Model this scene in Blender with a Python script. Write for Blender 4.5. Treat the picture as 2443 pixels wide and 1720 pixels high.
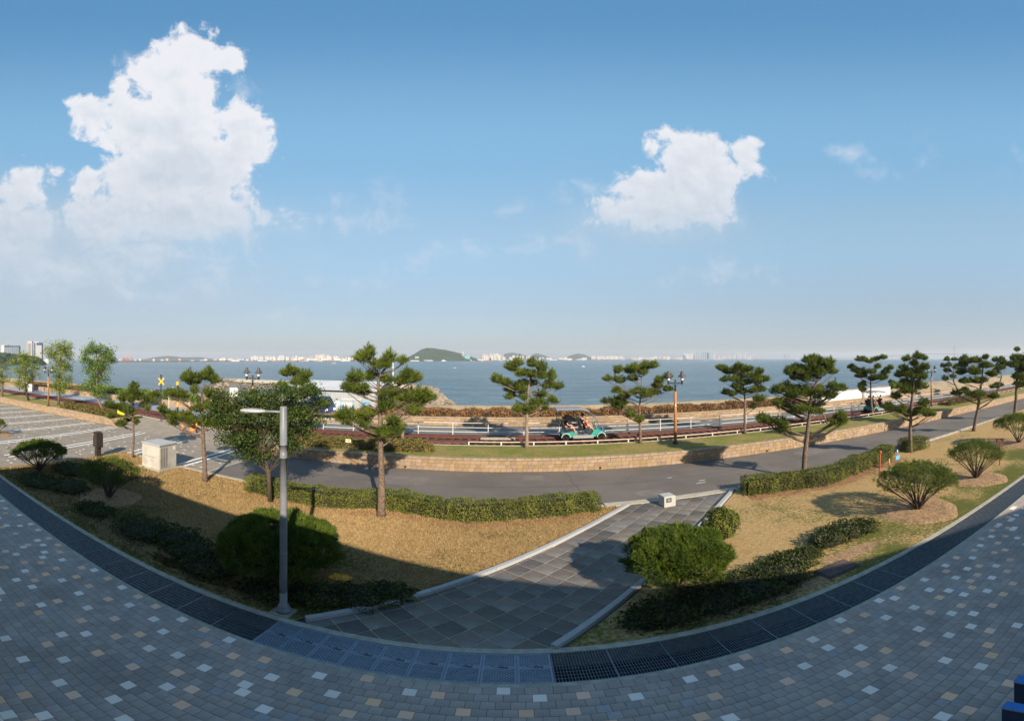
import bpy, math, random
import numpy as np
from math import sin, cos, tan, atan, pi, radians, sqrt, atan2
for o in list(bpy.data.objects): bpy.data.objects.remove(o)
R = random.Random(7)
RS = np.random.RandomState(11)
SC = bpy.context.scene
COL = SC.collection

# ---------------------------------------------------------------- camera
EYE = 6.0                                   # eye height above the plaza paving
cam_d = bpy.data.cameras.new("panorama_camera")
cam_d.type = 'PANO'
cam_d.panorama_type = 'EQUIRECTANGULAR'
cam_d.longitude_min = -1.2215; cam_d.longitude_max = 1.2215
cam_d.latitude_min = -0.865; cam_d.latitude_max = 0.855
cam_d.clip_start = 0.05; cam_d.clip_end = 30000
cam = bpy.data.objects.new("panorama_camera", cam_d); COL.objects.link(cam)
cam.location = (0, 0, EYE); cam.rotation_euler = (pi/2, 0, 0)
SC.camera = cam

# ---------------------------------------------------------------- sky, sun, exposure
SUN_AZ, SUN_EL = radians(157.5), radians(28.2)
SC.render.engine = 'CYCLES'
SC.view_settings.view_transform = 'Standard'; SC.view_settings.look = 'None'
SC.view_settings.exposure = 0.95; SC.view_settings.gamma = 1.0
SC.view_settings.use_curve_mapping = False
SC.cycles.use_denoising = True
SC.cycles.max_bounces = 6; SC.cycles.diffuse_bounces = 3; SC.cycles.volume_bounces = 0
SC.cycles.transparent_max_bounces = 8
SKY_STRENGTH = 0.15
XG = 2**0.95

def NT(nt, kind, **kw):
    n = nt.nodes.new(kind)
    for k, v in kw.items():
        if k.startswith('i_'):
            key = k[2:]
            n.inputs[int(key) if key.isdigit() else key.replace('_', ' ')].default_value = v
        else: setattr(n, k, v)
    return n
def M(nt, op, a, b=None, c=None, clamp=False):
    n = nt.nodes.new('ShaderNodeMath'); n.operation = op; n.use_clamp = clamp
    for i, v in enumerate((a, b, c)):
        if v is None: continue
        if isinstance(v, (int, float)): n.inputs[i].default_value = v
        else: nt.links.new(v, n.inputs[i])
    return n.outputs[0]
def smooth(nt, v, a, b):
    n = nt.nodes.new('ShaderNodeMapRange'); n.interpolation_type = 'SMOOTHSTEP'
    n.inputs['From Min'].default_value = a; n.inputs['From Max'].default_value = b
    nt.links.new(v, n.inputs['Value']); return n.outputs['Result']
def mixc(nt, fac, a, b, mode='MIX'):
    n = nt.nodes.new('ShaderNodeMix'); n.data_type = 'RGBA'; n.blend_type = mode
    for sock, v in ((n.inputs['Factor'], fac), (n.inputs['A'], a), (n.inputs['B'], b)):
        pass
    ins = [s for s in n.inputs if s.enabled]
    for s, v in zip(ins, (fac, a, b)):
        if isinstance(v, (int, float)): s.default_value = v
        elif isinstance(v, tuple): s.default_value = (*v[:3], 1)
        else: nt.links.new(v, s)
    return [s for s in n.outputs if s.enabled][0]

W = bpy.data.worlds.new("World"); SC.world = W; W.use_nodes = True
nt = W.node_tree; nt.nodes.clear()
out = NT(nt, 'ShaderNodeOutputWorld'); bg = NT(nt, 'ShaderNodeBackground')
bg.inputs['Strength'].default_value = SKY_STRENGTH
nt.links.new(bg.outputs[0], out.inputs['Surface'])
sky = NT(nt, 'ShaderNodeTexSky', sky_type='NISHITA', sun_disc=False, sun_elevation=SUN_EL, sun_rotation=SUN_AZ,
         altitude=10.0, air_density=1.0, dust_density=1.2, ozone_density=2.0)
tc = NT(nt, 'ShaderNodeTexCoord')
sep = NT(nt, 'ShaderNodeSeparateXYZ'); nt.links.new(tc.outputs['Generated'], sep.inputs[0])
az = M(nt, 'ARCTAN2', sep.outputs['X'], sep.outputs['Y'])
el = M(nt, 'ARCSINE', sep.outputs['Z'])
comb = NT(nt, 'ShaderNodeCombineXYZ')
nt.links.new(az, comb.inputs[0]); nt.links.new(el, comb.inputs[1])
P = comb.outputs[0]                         # azimuth, elevation of a direction (radians)
def cell(px, py, rx, ry): return ((px-1221.5)/1000, (855-py)/1000, rx/1000, ry/1000)
# cumulus heads: where each stands in the sky (azimuth, elevation) and how large it is
HEADS = [(440,77,24,20),(450,122,80,58),(544,138,48,38),(410,183,110,62),(297,203,48,20),(430,223,100,60),
 (223,277,66,52),(307,257,60,46),(396,307,175,92),(569,297,62,62),(620,317,38,38),(445,371,165,85),(569,350,70,56),
 (376,425,150,80),(495,430,105,70),(213,432,36,34),(247,524,105,66),(420,510,215,72),(622,520,70,24),(559,480,20,32),
 (74,425,52,36),(8,455,30,30),(50,470,46,40),(10,550,66,76),(64,544,62,50),(30,600,90,50),
 (1589,320,30,25),(1556,361,29,33),(1620,342,50,24),(1659,338,40,30),(1676,370,65,48),(1634,392,90,60),(1717,356,40,24),
 (1773,367,30,32),(1784,397,40,27),(1814,411,21,20),(1703,425,70,64),(1592,448,100,60),(1517,445,56,36),(1690,490,70,60),
 (1578,503,125,50),(1480,508,90,34)]
WISPS = [(346,600,220,50),(90,640,150,60),(1560,535,120,24),(495,690,80,18),(524,660,20,30),(346,707,80,16),(579,225,20,28),(307,148,16,16),
 (1420,450,24,11),(1342,489,16,10),(1356,570,28,12),(1386,609,14,17),(1717,626,18,11),(1653,656,32,13),(1812,637,20,9),
 (851,521,90,34),(926,475,40,28),(830,681,48,13),(984,644,38,18),(1080,601,52,20),(1266,580,28,14),(1240,500,18,10),
 (2027,363,40,24),(2208,374,22,26),(2437,372,34,22),(2070,415,26,9),(638,753,34,10),(240,640,160,40)]
def field(cells):
    acc = None
    for c in cells:
        cx, cy, rx, ry = cell(*c)
        v1 = NT(nt, 'ShaderNodeVectorMath', operation='MULTIPLY_ADD')
        nt.links.new(P, v1.inputs[0]); v1.inputs[1].default_value = (1/rx, 1/ry, 0); v1.inputs[2].default_value = (-cx/rx, -cy/ry, 0)
        v2 = NT(nt, 'ShaderNodeVectorMath', operation='LENGTH'); nt.links.new(v1.outputs[0], v2.inputs[0])
        # flat slope in absolute terms so that big and small heads fray alike
        s = M(nt, 'MULTIPLY', M(nt, 'SUBTRACT', 1.0, v2.outputs['Value']), min(rx, ry)*14)
        acc = s if acc is None else M(nt, 'SMOOTH_MAX', acc, s, 0.12)
    return acc
def fbm(scale, off=(0, 0, 0), detail=9, rough=0.58, dist=0.3):
    mp = NT(nt, 'ShaderNodeVectorMath', operation='ADD'); nt.links.new(P, mp.inputs[0]); mp.inputs[1].default_value = off
    n = NT(nt, 'ShaderNodeTexNoise', i_Scale=scale, i_Detail=detail, i_Roughness=rough, i_Distortion=dist)
    nt.links.new(mp.outputs[0], n.inputs['Vector']); return n.outputs['Fac']
n1 = fbm(14.0, (3.1, 1.7, 0), 10, 0.63)
n2 = fbm(14.0, (3.1+0.008, 1.7+0.013, 0), 10, 0.63)
n3 = fbm(4.0, (7.3, 2.2, 0), 4)
S = field(HEADS); Fw = field(WISPS)
dens = M(nt, 'ADD', S, M(nt, 'MULTIPLY', M(nt, 'SUBTRACT', n1, 0.435), 2.1))
lowc = smooth(nt, el, 0.24, 0.42)         # cloud bases dissolve, tops are crisp
a_h = smooth(nt, dens, 0.0, 0.34); a_f = smooth(nt, M(nt, 'ADD', S, M(nt, 'MULTIPLY', M(nt, 'SUBTRACT', n1, 0.5), 1.2)), -0.6, 0.95)
a_s = M(nt, 'ADD', M(nt, 'MULTIPLY', a_h, lowc), M(nt, 'MULTIPLY', a_f, M(nt, 'SUBTRACT', 1.0, lowc)))
wf = M(nt, 'ADD', Fw, M(nt, 'MULTIPLY', M(nt, 'SUBTRACT', n1, 0.52), 3.0))
a_w = M(nt, 'MULTIPLY', smooth(nt, wf, -0.35, 0.9), 0.48)
low = smooth(nt, el, 0.12, 0.40)           # haze thins the low clouds
a_s = M(nt, 'MULTIPLY', a_s, M(nt, 'ADD', 0.68, M(nt, 'MULTIPLY', low, 0.31)))
alpha = M(nt, 'MAXIMUM', a_s, a_w)
def veil(c, amp):
    cx, cy, rx, ry = cell(*c); v1 = NT(nt, 'ShaderNodeVectorMath', operation='MULTIPLY_ADD'); nt.links.new(P, v1.inputs[0])
    v1.inputs[1].default_value = (1/rx, 1/ry, 0); v1.inputs[2].default_value = (-cx/rx, -cy/ry, 0)
    v2 = NT(nt, 'ShaderNodeVectorMath', operation='LENGTH'); nt.links.new(v1.outputs[0], v2.inputs[0])
    return M(nt, 'MULTIPLY', smooth(nt, M(nt, 'ADD', v2.outputs['Value'], M(nt, 'MULTIPLY', M(nt, 'SUBTRACT', n3, 0.5), 0.8)), 1.1, 0.1), amp)
haze_bank = M(nt, 'MAXIMUM', veil((120, 640, 640, 260), 0.62), veil((1560, 560, 330, 110), 0.20))
relief = M(nt, 'MULTIPLY', M(nt, 'SUBTRACT', n1, n2), 1.5)
body = M(nt, 'ADD', M(nt, 'ADD', M(nt, 'MULTIPLY', smooth(nt, dens, 1.8, 0.1), 0.55), M(nt, 'SUBTRACT', M(nt, 'MULTIPLY', smooth(nt, el, 0.28, 0.66), 0.55), 0.16)), M(nt, 'MULTIPLY', M(nt, 'SUBTRACT', n3, 0.40), 0.9))
lit = M(nt, 'ADD', body, relief, clamp=True)
k = 1/(SKY_STRENGTH*XG)
cloud = mixc(nt, lit, (0.56*k, 0.64*k, 0.74*k), (0.86*k, 0.87*k, 0.92*k))
# the Nishita sky, washed by the moist summer air that pales it towards the horizon
ramp = NT(nt, 'ShaderNodeValToRGB'); ramp.color_ramp.interpolation = 'EASE'
st = [(0.0,(.27,.315,.385)),(.05,(.30,.38,.475)),(.17,(.31,.495,.64)),(.32,(.215,.465,.70)),(.54,(.086,.285,.535)),(1.0,(.088,.25,.47))]
e_ = ramp.color_ramp.elements
while len(e_) < len(st): e_.new(0.5)
for i, (p_, c_) in enumerate(st): e_[i].position = p_; e_[i].color = (*[v*k*.1 for v in c_], 1)
nt.links.new(M(nt, 'DIVIDE', el, pi/2, clamp=True), ramp.inputs[0])
r10 = NT(nt, 'ShaderNodeVectorMath', operation='SCALE'); r10.inputs['Scale'].default_value = 10.0; nt.links.new(ramp.outputs[0], r10.inputs[0])
sky_g = mixc(nt, 0.84, sky.outputs[0], r10.outputs[0])
sky_g = mixc(nt, haze_bank, sky_g, (0.52*k, 0.60*k, 0.69*k))
base = mixc(nt, alpha, sky_g, cloud)
nt.links.new(base, bg.inputs['Color'])

sun_d = bpy.data.lights.new("sun", 'SUN'); sun_d.energy = 5.0; sun_d.angle = radians(0.53); sun_d.color = (1.0, 0.86, 0.68)
sun = bpy.data.objects.new("sun", sun_d); COL.objects.link(sun)
sun.location = (20, -40, 40)
sun.rotation_euler = (pi/2-SUN_EL, 0, -SUN_AZ+pi)   # lamp -Z points away from the sun

# ---------------------------------------------------------------- helpers
def new_mesh(name, V, F, smooth_=False):
    me = bpy.data.meshes.new(name)
    me.from_pydata(V, [], F); me.update()
    if smooth_: me.polygons.foreach_set('use_smooth', [True]*len(me.polygons))
    return me
def np_mesh(name, V, k):
    """V: (n*k,3) array, faces of k consecutive vertices"""
    n = len(V)//k
    me = bpy.data.meshes.new(name)
    me.vertices.add(len(V)); me.vertices.foreach_set('co', np.ascontiguousarray(V, dtype=np.float32).ravel())
    me.loops.add(len(V)); me.loops.foreach_set('vertex_index', np.arange(len(V), dtype=np.int32))
    me.polygons.add(n); me.polygons.foreach_set('loop_start', np.arange(n, dtype=np.int32)*k)
    me.update(calc_edges=True); return me
class MB:
    def __init__(s): s.V = []; s.F = []
    def add(s, V, F):
        b = len(s.V); s.V += [tuple(v) for v in V]; s.F += [tuple(i+b for i in f) for f in F]; return s
    def box(s, x0, x1, y0, y1, z0, z1):
        return s.add([(x0,y0,z0),(x1,y0,z0),(x1,y1,z0),(x0,y1,z0),(x0,y0,z1),(x1,y0,z1),(x1,y1,z1),(x0,y1,z1)],
              [(0,3,2,1),(4,5,6,7),(0,1,5,4),(1,2,6,5),(2,3,7,6),(3,0,4,7)])
    def rbox(s, c, half, rz=0.0, rx=0.0, ry=0.0):
        from mathutils import Euler, Vector
        e = Euler((rx, ry, rz)).to_matrix(); V = []
        for z in (-1, 1):
            for x, y in ((-1,-1),(1,-1),(1,1),(-1,1)):
                V.append(Vector(c)+e@Vector((x*half[0], y*half[1], z*half[2])))
        return s.add(V, [(0,3,2,1),(4,5,6,7),(0,1,5,4),(1,2,6,5),(2,3,7,6),(3,0,4,7)])
    def tube(s, pts, rad, n=8, caps=True):
        from mathutils import Vector
        pts = [Vector(p) for p in pts]
        if isinstance(rad, (int, float)): rad = [rad]*len(pts)
        b = len(s.V); up = Vector((0.13, 0.21, 0.97))
        for i, p in enumerate(pts):
            d = (pts[min(i+1, len(pts)-1)]-pts[max(i-1, 0)])
            d = d.normalized() if d.length > 1e-9 else Vector((0,0,1))
            if abs(d.dot(up)) > 0.95: u = d.cross(Vector((1, 0.1, 0))).normalized()
            else: u = d.cross(up).normalized()
            w = d.cross(u)
            for j in range(n):
                a = 2*pi*j/n
                s.V.append(tuple(p+(u*cos(a)+w*sin(a))*rad[i]))
        for i in range(len(pts)-1):
            for j in range(n):
                s.F.append((b+i*n+j, b+i*n+(j+1) % n, b+(i+1)*n+(j+1) % n, b+(i+1)*n+j))
        if caps:
            s.F.append(tuple(b+j for j in range(n))[::-1]); e = b+(len(pts)-1)*n
            s.F.append(tuple(e+j for j in range(n)))
        return s
    def lathe(s, prof, n=16, c=(0,0,0)):
        b = len(s.V)
        for r, z in prof:
            for j in range(n):
                a = 2*pi*j/n; s.V.append((c[0]+r*cos(a), c[1]+r*sin(a), c[2]+z))
        for i in range(len(prof)-1):
            for j in range(n):
                s.F.append((b+i*n+j, b+i*n+(j+1) % n, b+(i+1)*n+(j+1) % n, b+(i+1)*n+j))
        s.F.append(tuple(b+j for j in range(n))[::-1]); e = b+(len(prof)-1)*n
        s.F.append(tuple(e+j for j in range(n)))
        return s
    def prism(s, poly, z0, z1, top_only=False):
        n = len(poly); b = len(s.V)
        if top_only:
            s.V += [(x, y, z1) for x, y in poly]; s.F.append(tuple(range(b, b+n))); return s
        s.V += [(x, y, z0) for x, y in poly]+[(x, y, z1) for x, y in poly]
        s.F.append(tuple(b+n+i for i in range(n))); s.F.append(tuple(b+i for i in range(n))[::-1])
        for i in range(n): s.F.append((b+i, b+(i+1) % n, b+n+(i+1) % n, b+n+i))
        return s
    def prism_y(s, prof, y0, y1):            # side profile (x,z) pulled along y
        n = len(prof); b = len(s.V)
        s.V += [(x, y0, z) for x, z in prof]+[(x, y1, z) for x, z in prof]
        s.F.append(tuple(b+i for i in range(n))); s.F.append(tuple(b+n+i for i in range(n))[::-1])
        for i in range(n): s.F.append((b+i, b+n+i, b+n+(i+1) % n, b+(i+1) % n))
        return s
    def ell(s, c, r, nu=12, nv=8):
        prof = [(max(sin(pi*i/nv), 1e-3), -cos(pi*i/nv)) for i in range(nv+1)]
        b = len(s.V); s.lathe(prof, nu)
        for i in range(b, len(s.V)):
            v = s.V[i]; s.V[i] = (c[0]+v[0]*r[0], c[1]+v[1]*r[1], c[2]+v[2]*r[2])
        return s
    def build(s, name, mat, parent=None, smooth_=False, off=None, **kw):
        if parent is not None and off is None: off = (0, 0, 0)
        V = s.V
        if off: V = [(x-off[0], y-off[1], z-off[2]) for x, y, z in V]
        return link(name, new_mesh(name, V, s.F, smooth_), mat, parent, **kw)
def link(name, me, mat, parent=None, loc=None, kind=None, label=None, category=None, group=None):
    if mat is not None and not me.materials: me.materials.append(mat)
    o = bpy.data.objects.new(name, me); COL.objects.link(o)
    if parent is not None: o.parent = parent
    if loc is not None: o.location = loc
    if kind: o['kind'] = kind
    if label: o['label'] = label
    if category: o['category'] = category
    if group: o['group'] = group
    return o
def thing(name, label, cat, loc=(0,0,0), rz=0.0, group=None, kind=None):
    o = bpy.data.objects.new(name, None); COL.objects.link(o); o.empty_display_size = 0.3
    o.location = loc; o.rotation_euler = (0, 0, rz)
    if label: o['label'] = label
    if cat: o['category'] = cat
    if group: o['group'] = group
    if kind: o['kind'] = kind
    return o
def copy_tree(o, parent=None, **kw):
    c = o.copy(); COL.objects.link(c); c.parent = parent
    for ch in list(o.children): copy_tree(ch, c)
    for k_, v in kw.items():
        if k_ in ('label', 'group', 'category'): c[k_] = v
        else: setattr(c, k_, v)
    return c
def skin_obj(name, verts, edges, radii, mat, parent, root=0, sub=1):
    me = bpy.data.meshes.new(name); me.from_pydata(verts, edges, []); me.update()
    me.materials.append(mat)
    o = bpy.data.objects.new(name, me); COL.objects.link(o); o.parent = parent
    m = o.modifiers.new('skin', 'SKIN')
    m.use_smooth_shade = True
    if not me.skin_vertices: 
        pass
    for i, r in enumerate(radii):
        sv = me.skin_vertices[0].data[i]
        sv.radius = (r, r) if isinstance(r, (int, float)) else r
        sv.use_root = (i == root)
    s_ = o.modifiers.new('sub', 'SUBSURF'); s_.levels = sub; s_.render_levels = sub
    return o

# ---------------------------------------------------------------- materials
MATS = {}
def mat(name, col, rough=0.8, col2=None, scale=6.0, bump=0.0, bscale=40.0, metal=0.0, rand=0.0, detail=5, contrast=(0.35, 0.65), spec=0.4, coat=0.0, mottle=None):
    """procedural material: two colours mixed by noise, a per-piece value shift, fine bump"""
    if name in MATS: return MATS[name]
    m = bpy.data.materials.new(name); m.use_nodes = True; n = m.node_tree
    b = n.nodes['Principled BSDF']; b.inputs['Roughness'].default_value = rough; b.inputs['Metallic'].default_value = metal
    b.inputs['Specular IOR Level'].default_value = spec; b.inputs['Coat Weight'].default_value = coat
    t = NT(n, 'ShaderNodeTexCoord'); 
    no = NT(n, 'ShaderNodeTexNoise', i_Scale=scale, i_Detail=detail, i_Roughness=0.6); n.links.new(t.outputs['Object'], no.inputs['Vector'])
    f = smooth(n, no.outputs['Fac'], *contrast)
    c2 = col2 if col2 else tuple(c*0.78 for c in col)
    c = mixc(n, f, col, c2)
    if mottle:
        no3 = NT(n, 'ShaderNodeTexNoise', i_Scale=mottle[1], i_Detail=3); n.links.new(t.outputs['Object'], no3.inputs['Vector'])
        c = mixc(n, M(n, 'MULTIPLY', smooth(n, no3.outputs['Fac'], 0.45, 0.7), mottle[2]), c, mottle[0])
    if rand:
        g = NT(n, 'ShaderNodeNewGeometry'); oi = NT(n, 'ShaderNodeObjectInfo')
        r = M(n, 'FRACT', M(n, 'ADD', g.outputs['Random Per Island'], oi.outputs['Random']))
        v = M(n, 'ADD', 1.0-rand, M(n, 'MULTIPLY', r, 2*rand))
        hs = NT(n, 'ShaderNodeHueSaturation'); n.links.new(v, hs.inputs['Value'])
        r2 = M(n, 'FRACT', M(n, 'MULTIPLY', r, 7.31))
        n.links.new(M(n, 'ADD', 0.5-rand*0.04, M(n, 'MULTIPLY', r2, rand*0.08)), hs.inputs['Hue'])
        n.links.new(M(n, 'ADD', 1.0-rand, M(n, 'MULTIPLY', r2, 2*rand)), hs.inputs['Saturation'])
        n.links.new(c, hs.inputs['Color']); c = hs.outputs[0]
    n.links.new(c, b.inputs['Base Color'])
    if bump:
        no2 = NT(n, 'ShaderNodeTexNoise', i_Scale=bscale, i_Detail=4); n.links.new(t.outputs['Object'], no2.inputs['Vector'])
        bp = NT(n, 'ShaderNodeBump', i_Strength=bump, i_Distance=0.02); n.links.new(no2.outputs['Fac'], bp.inputs['Height'])
        n.links.new(bp.outputs[0], b.inputs['Normal'])
    MATS[name] = m; return m
def leaf_mat(name, cols, trans=0.3, rough=0.55):
    if name in MATS: return MATS[name]
    m = bpy.data.materials.new(name); m.use_nodes = True; n = m.node_tree
    b = n.nodes['Principled BSDF']; b.inputs['Roughness'].default_value = rough; b.inputs['Specular IOR Level'].default_value = 0.25
    g = NT(n, 'ShaderNodeNewGeometry'); cr = NT(n, 'ShaderNodeValToRGB')
    e = cr.color_ramp.elements
    while len(e) < len(cols): e.new(0.5)
    for i, c in enumerate(cols):
        e[i].position = i/(len(cols)-1); e[i].color = (*c, 1)
    t = NT(n, 'ShaderNodeTexCoord'); no = NT(n, 'ShaderNodeTexNoise', i_Scale=2.2, i_Detail=2); n.links.new(t.outputs['Object'], no.inputs['Vector'])
    f = M(n, 'ADD', M(n, 'MULTIPLY', g.outputs['Random Per Island'], 0.6), M(n, 'MULTIPLY', smooth(n, no.outputs['Fac'], 0.35, 0.65), 0.4))
    n.links.new(f, cr.inputs[0]); n.links.new(cr.outputs[0], b.inputs['Base Color'])
    tr = NT(n, 'ShaderNodeBsdfTranslucent'); n.links.new(cr.outputs[0], tr.inputs[0])
    mx = NT(n, 'ShaderNodeMixShader'); mx.inputs[0].default_value = trans
    n.links.new(b.outputs[0], mx.inputs[1]); n.links.new(tr.outputs[0], mx.inputs[2])
    n.links.new(mx.outputs[0], n.nodes['Material Output'].inputs['Surface'])
    MATS[name] = m; return m

GREY_PAVER = mat('grey_paver', (0.345,0.285,0.252), 0.75, (0.298,0.247,0.22), 2.2, 0.25, 160, rand=0.11, mottle=((.21,.175,.155), .5, .6))
BLUE_PAVER = mat('blue_paver', (0.29,0.275,0.275), 0.75, (0.26,0.25,0.255), 9, 0.25, 160, rand=0.1)
WHITE_PAVER = mat('white_granite_paver', (0.78,0.68,0.61), 0.7, (0.64,0.56,0.50), 120, 0.2, 160, rand=0.08)
TAN_PAVER = mat('tan_granite_paver', (0.74,0.46,0.31), 0.7, (0.65,0.40,0.27), 110, 0.2, 160, rand=0.1)
MORTAR = mat('sand_joint', (0.13,0.125,0.118), 0.95, (0.09,0.088,0.085), 14)
CONCRETE = mat('concrete', (0.34,0.32,0.27), 0.85, (0.25,0.24,0.20), 5, 0.3, 60)
PALE_CONC = mat('pale_concrete', (0.36,0.33,0.265), 0.85, (0.28,0.255,0.21), 4, 0.3, 50)
SEAWALL = mat('weathered_seawall', (0.27,0.225,0.16), 0.9, (0.20,0.165,0.115), 0.9, 0.4, 20, mottle=((0.17,0.14,0.10), 0.35, 0.5))
KERB = mat('granite_kerb', (0.33,0.335,0.34), 0.7, (0.26,0.265,0.27), 60, 0.2, 120, rand=0.1)
SLATE = mat('slate_slab', (0.118,0.096,0.082), 0.6, (0.085,0.07,0.061), 3.5, 0.3, 30, rand=0.38, mottle=((0.16,0.17,0.16), 1.3, 0.6))
GROUT = mat('slab_grout', (0.55,0.48,0.37), 0.9, (0.3,0.27,0.2), 20)
ASPHALT = mat('asphalt', (0.125,0.108,0.096), 0.85, (0.092,0.08,0.073), 0.35, 0.5, 140, mottle=((0.15,0.128,0.11), 90, 0.5))
PARK = mat('parking_pavers', (0.24,0.205,0.165), 0.85, (0.19,0.165,0.135), 1.2, 0.35, 60, mottle=((0.15,0.13,0.115), 7, 0.6))
WHITE_PAINT = mat('white_road_paint', (0.72,0.70,0.66), 0.7, (0.55,0.53,0.50), 5)
DARK_STRIP = mat('dark_paver_strip', (0.11,0.105,0.10), 0.8, (0.09,0.085,0.08), 3)
STONE = mat('sandstone_block', (0.31,0.222,0.14), 0.9, (0.215,0.15,0.095), 5, 0.9, 22, rand=0.17)
STONE_CAP = mat('sandstone_cap', (0.30,0.225,0.15), 0.9, (0.225,0.17,0.112), 3, 0.6, 30, rand=0.12)
STONE_BACK = mat('wall_joint', (0.10,0.065,0.04), 0.95, (0.07,0.045,0.03), 5)
IRON = mat('black_iron', (0.035,0.033,0.032), 0.5, (0.025,0.024,0.024), 20, metal=0.3)
GALV = mat('galvanised_steel', (0.26,0.30,0.34), 0.45, (0.17,0.20,0.23), 9, metal=0.6)
BLUE_IRON = mat('blue_grey_cast_iron', (0.185,0.22,0.275), 0.5, (0.155,0.19,0.24), 7, 0.15, 90, metal=0.15, rand=0.08)
BLACK = mat('black_and_shade', (0.012,0.013,0.015), 0.8, (0.008,0.008,0.01), 9)  # black of tyres and fittings, also standing for shade in trench and letters
POLE_GREY = mat('grey_pole_paint', (0.155,0.16,0.17), 0.45, (0.125,0.13,0.14), 2.5, mottle=((.19,.19,.19), 7, .4))
WOOD = mat('orange_brown_timber', (0.33,0.155,0.065), 0.65, (0.26,0.12,0.05), 9, 0.2, 50)
WHITE_METAL = mat('white_metal', (0.56,0.56,0.55), 0.4, (0.46,0.46,0.45), 6)
CREAM_METAL = mat('cream_metal', (0.52,0.43,0.31), 0.5, (0.38,0.30,0.21), 4)
RUST = mat('rusty_rail', (0.10,0.028,0.018), 0.7, (0.06,0.02,0.014), 6)
SLEEPER = mat('red_brown_sleeper', (0.12,0.046,0.031), 0.85, (0.06,0.026,0.02), 5, 0.4, 40, rand=0.3)
BALLAST = mat('dark_ballast', (0.06,0.042,0.034), 0.95, (0.03,0.02,0.016), 12, 0.8, 40)
BARK = mat('pine_bark', (0.17,0.12,0.085), 0.9, (0.085,0.058,0.042), 9, 1.0, 26)
BARK2 = mat('dark_bark', (0.085,0.06,0.042), 0.9, (0.05,0.036,0.027), 12, 0.8, 30)
BARK3 = mat('pale_bark', (0.24,0.19,0.14), 0.9, (0.15,0.115,0.085), 10, 0.7, 30)
NEEDLE = leaf_mat('pine_needles', [(0.026,0.045,0.008),(0.068,0.10,0.013),(0.135,0.17,0.020),(0.22,0.235,0.045)], 0.35)
NEEDLE_D = leaf_mat('dark_pine_needles', [(0.026,0.045,0.009),(0.068,0.102,0.014),(0.13,0.168,0.020),(0.21,0.225,0.042)], 0.38)
NEEDLE_B = leaf_mat('bush_needles', [(0.020,0.042,0.006),(0.050,0.085,0.009),(0.092,0.130,0.013),(0.14,0.17,0.022)], 0.2)
LEAF = leaf_mat('cherry_leaves', [(0.016,0.036,0.007),(0.034,0.066,0.010),(0.062,0.096,0.015),(0.12,0.14,0.03)], 0.3)
LEAF_Y = leaf_mat('yellow_green_leaves', [(0.09,0.13,0.02),(0.17,0.23,0.03),(0.27,0.32,0.045),(0.38,0.40,0.08)], 0.45)
LEAF_G = leaf_mat('bright_green_leaves', [(0.05,0.11,0.015),(0.10,0.19,0.025),(0.17,0.27,0.038),(0.26,0.33,0.065)], 0.45)
HEDGE_L = leaf_mat('hedge_leaves', [(0.035,0.05,0.010),(0.075,0.095,0.014),(0.13,0.145,0.020),(0.20,0.19,0.035)], 0.25)
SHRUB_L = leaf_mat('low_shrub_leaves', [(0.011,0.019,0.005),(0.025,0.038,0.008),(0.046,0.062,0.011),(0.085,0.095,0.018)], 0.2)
RED_L = leaf_mat('russet_shrub_leaves', [(0.06,0.06,0.018),(0.14,0.075,0.03),(0.22,0.11,0.045),(0.28,0.16,0.07)], 0.2)
RUS_G = leaf_mat('olive_shrub_leaves', [(0.05,0.06,0.014),(0.10,0.095,0.02),(0.16,0.125,0.03),(0.20,0.13,0.04)], 0.2)
MULCH = mat('dry_needle_mulch', (0.38,0.245,0.13), 0.95, (0.17,0.105,0.055), 14, 1.0, 60, mottle=((.12,.075,.04), 3.5, .6))
LEAFLIT = mat('leaf_litter', (0.30,0.16,0.085), 0.95, (0.20,0.115,0.06), 12, 0.8, 50)

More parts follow.
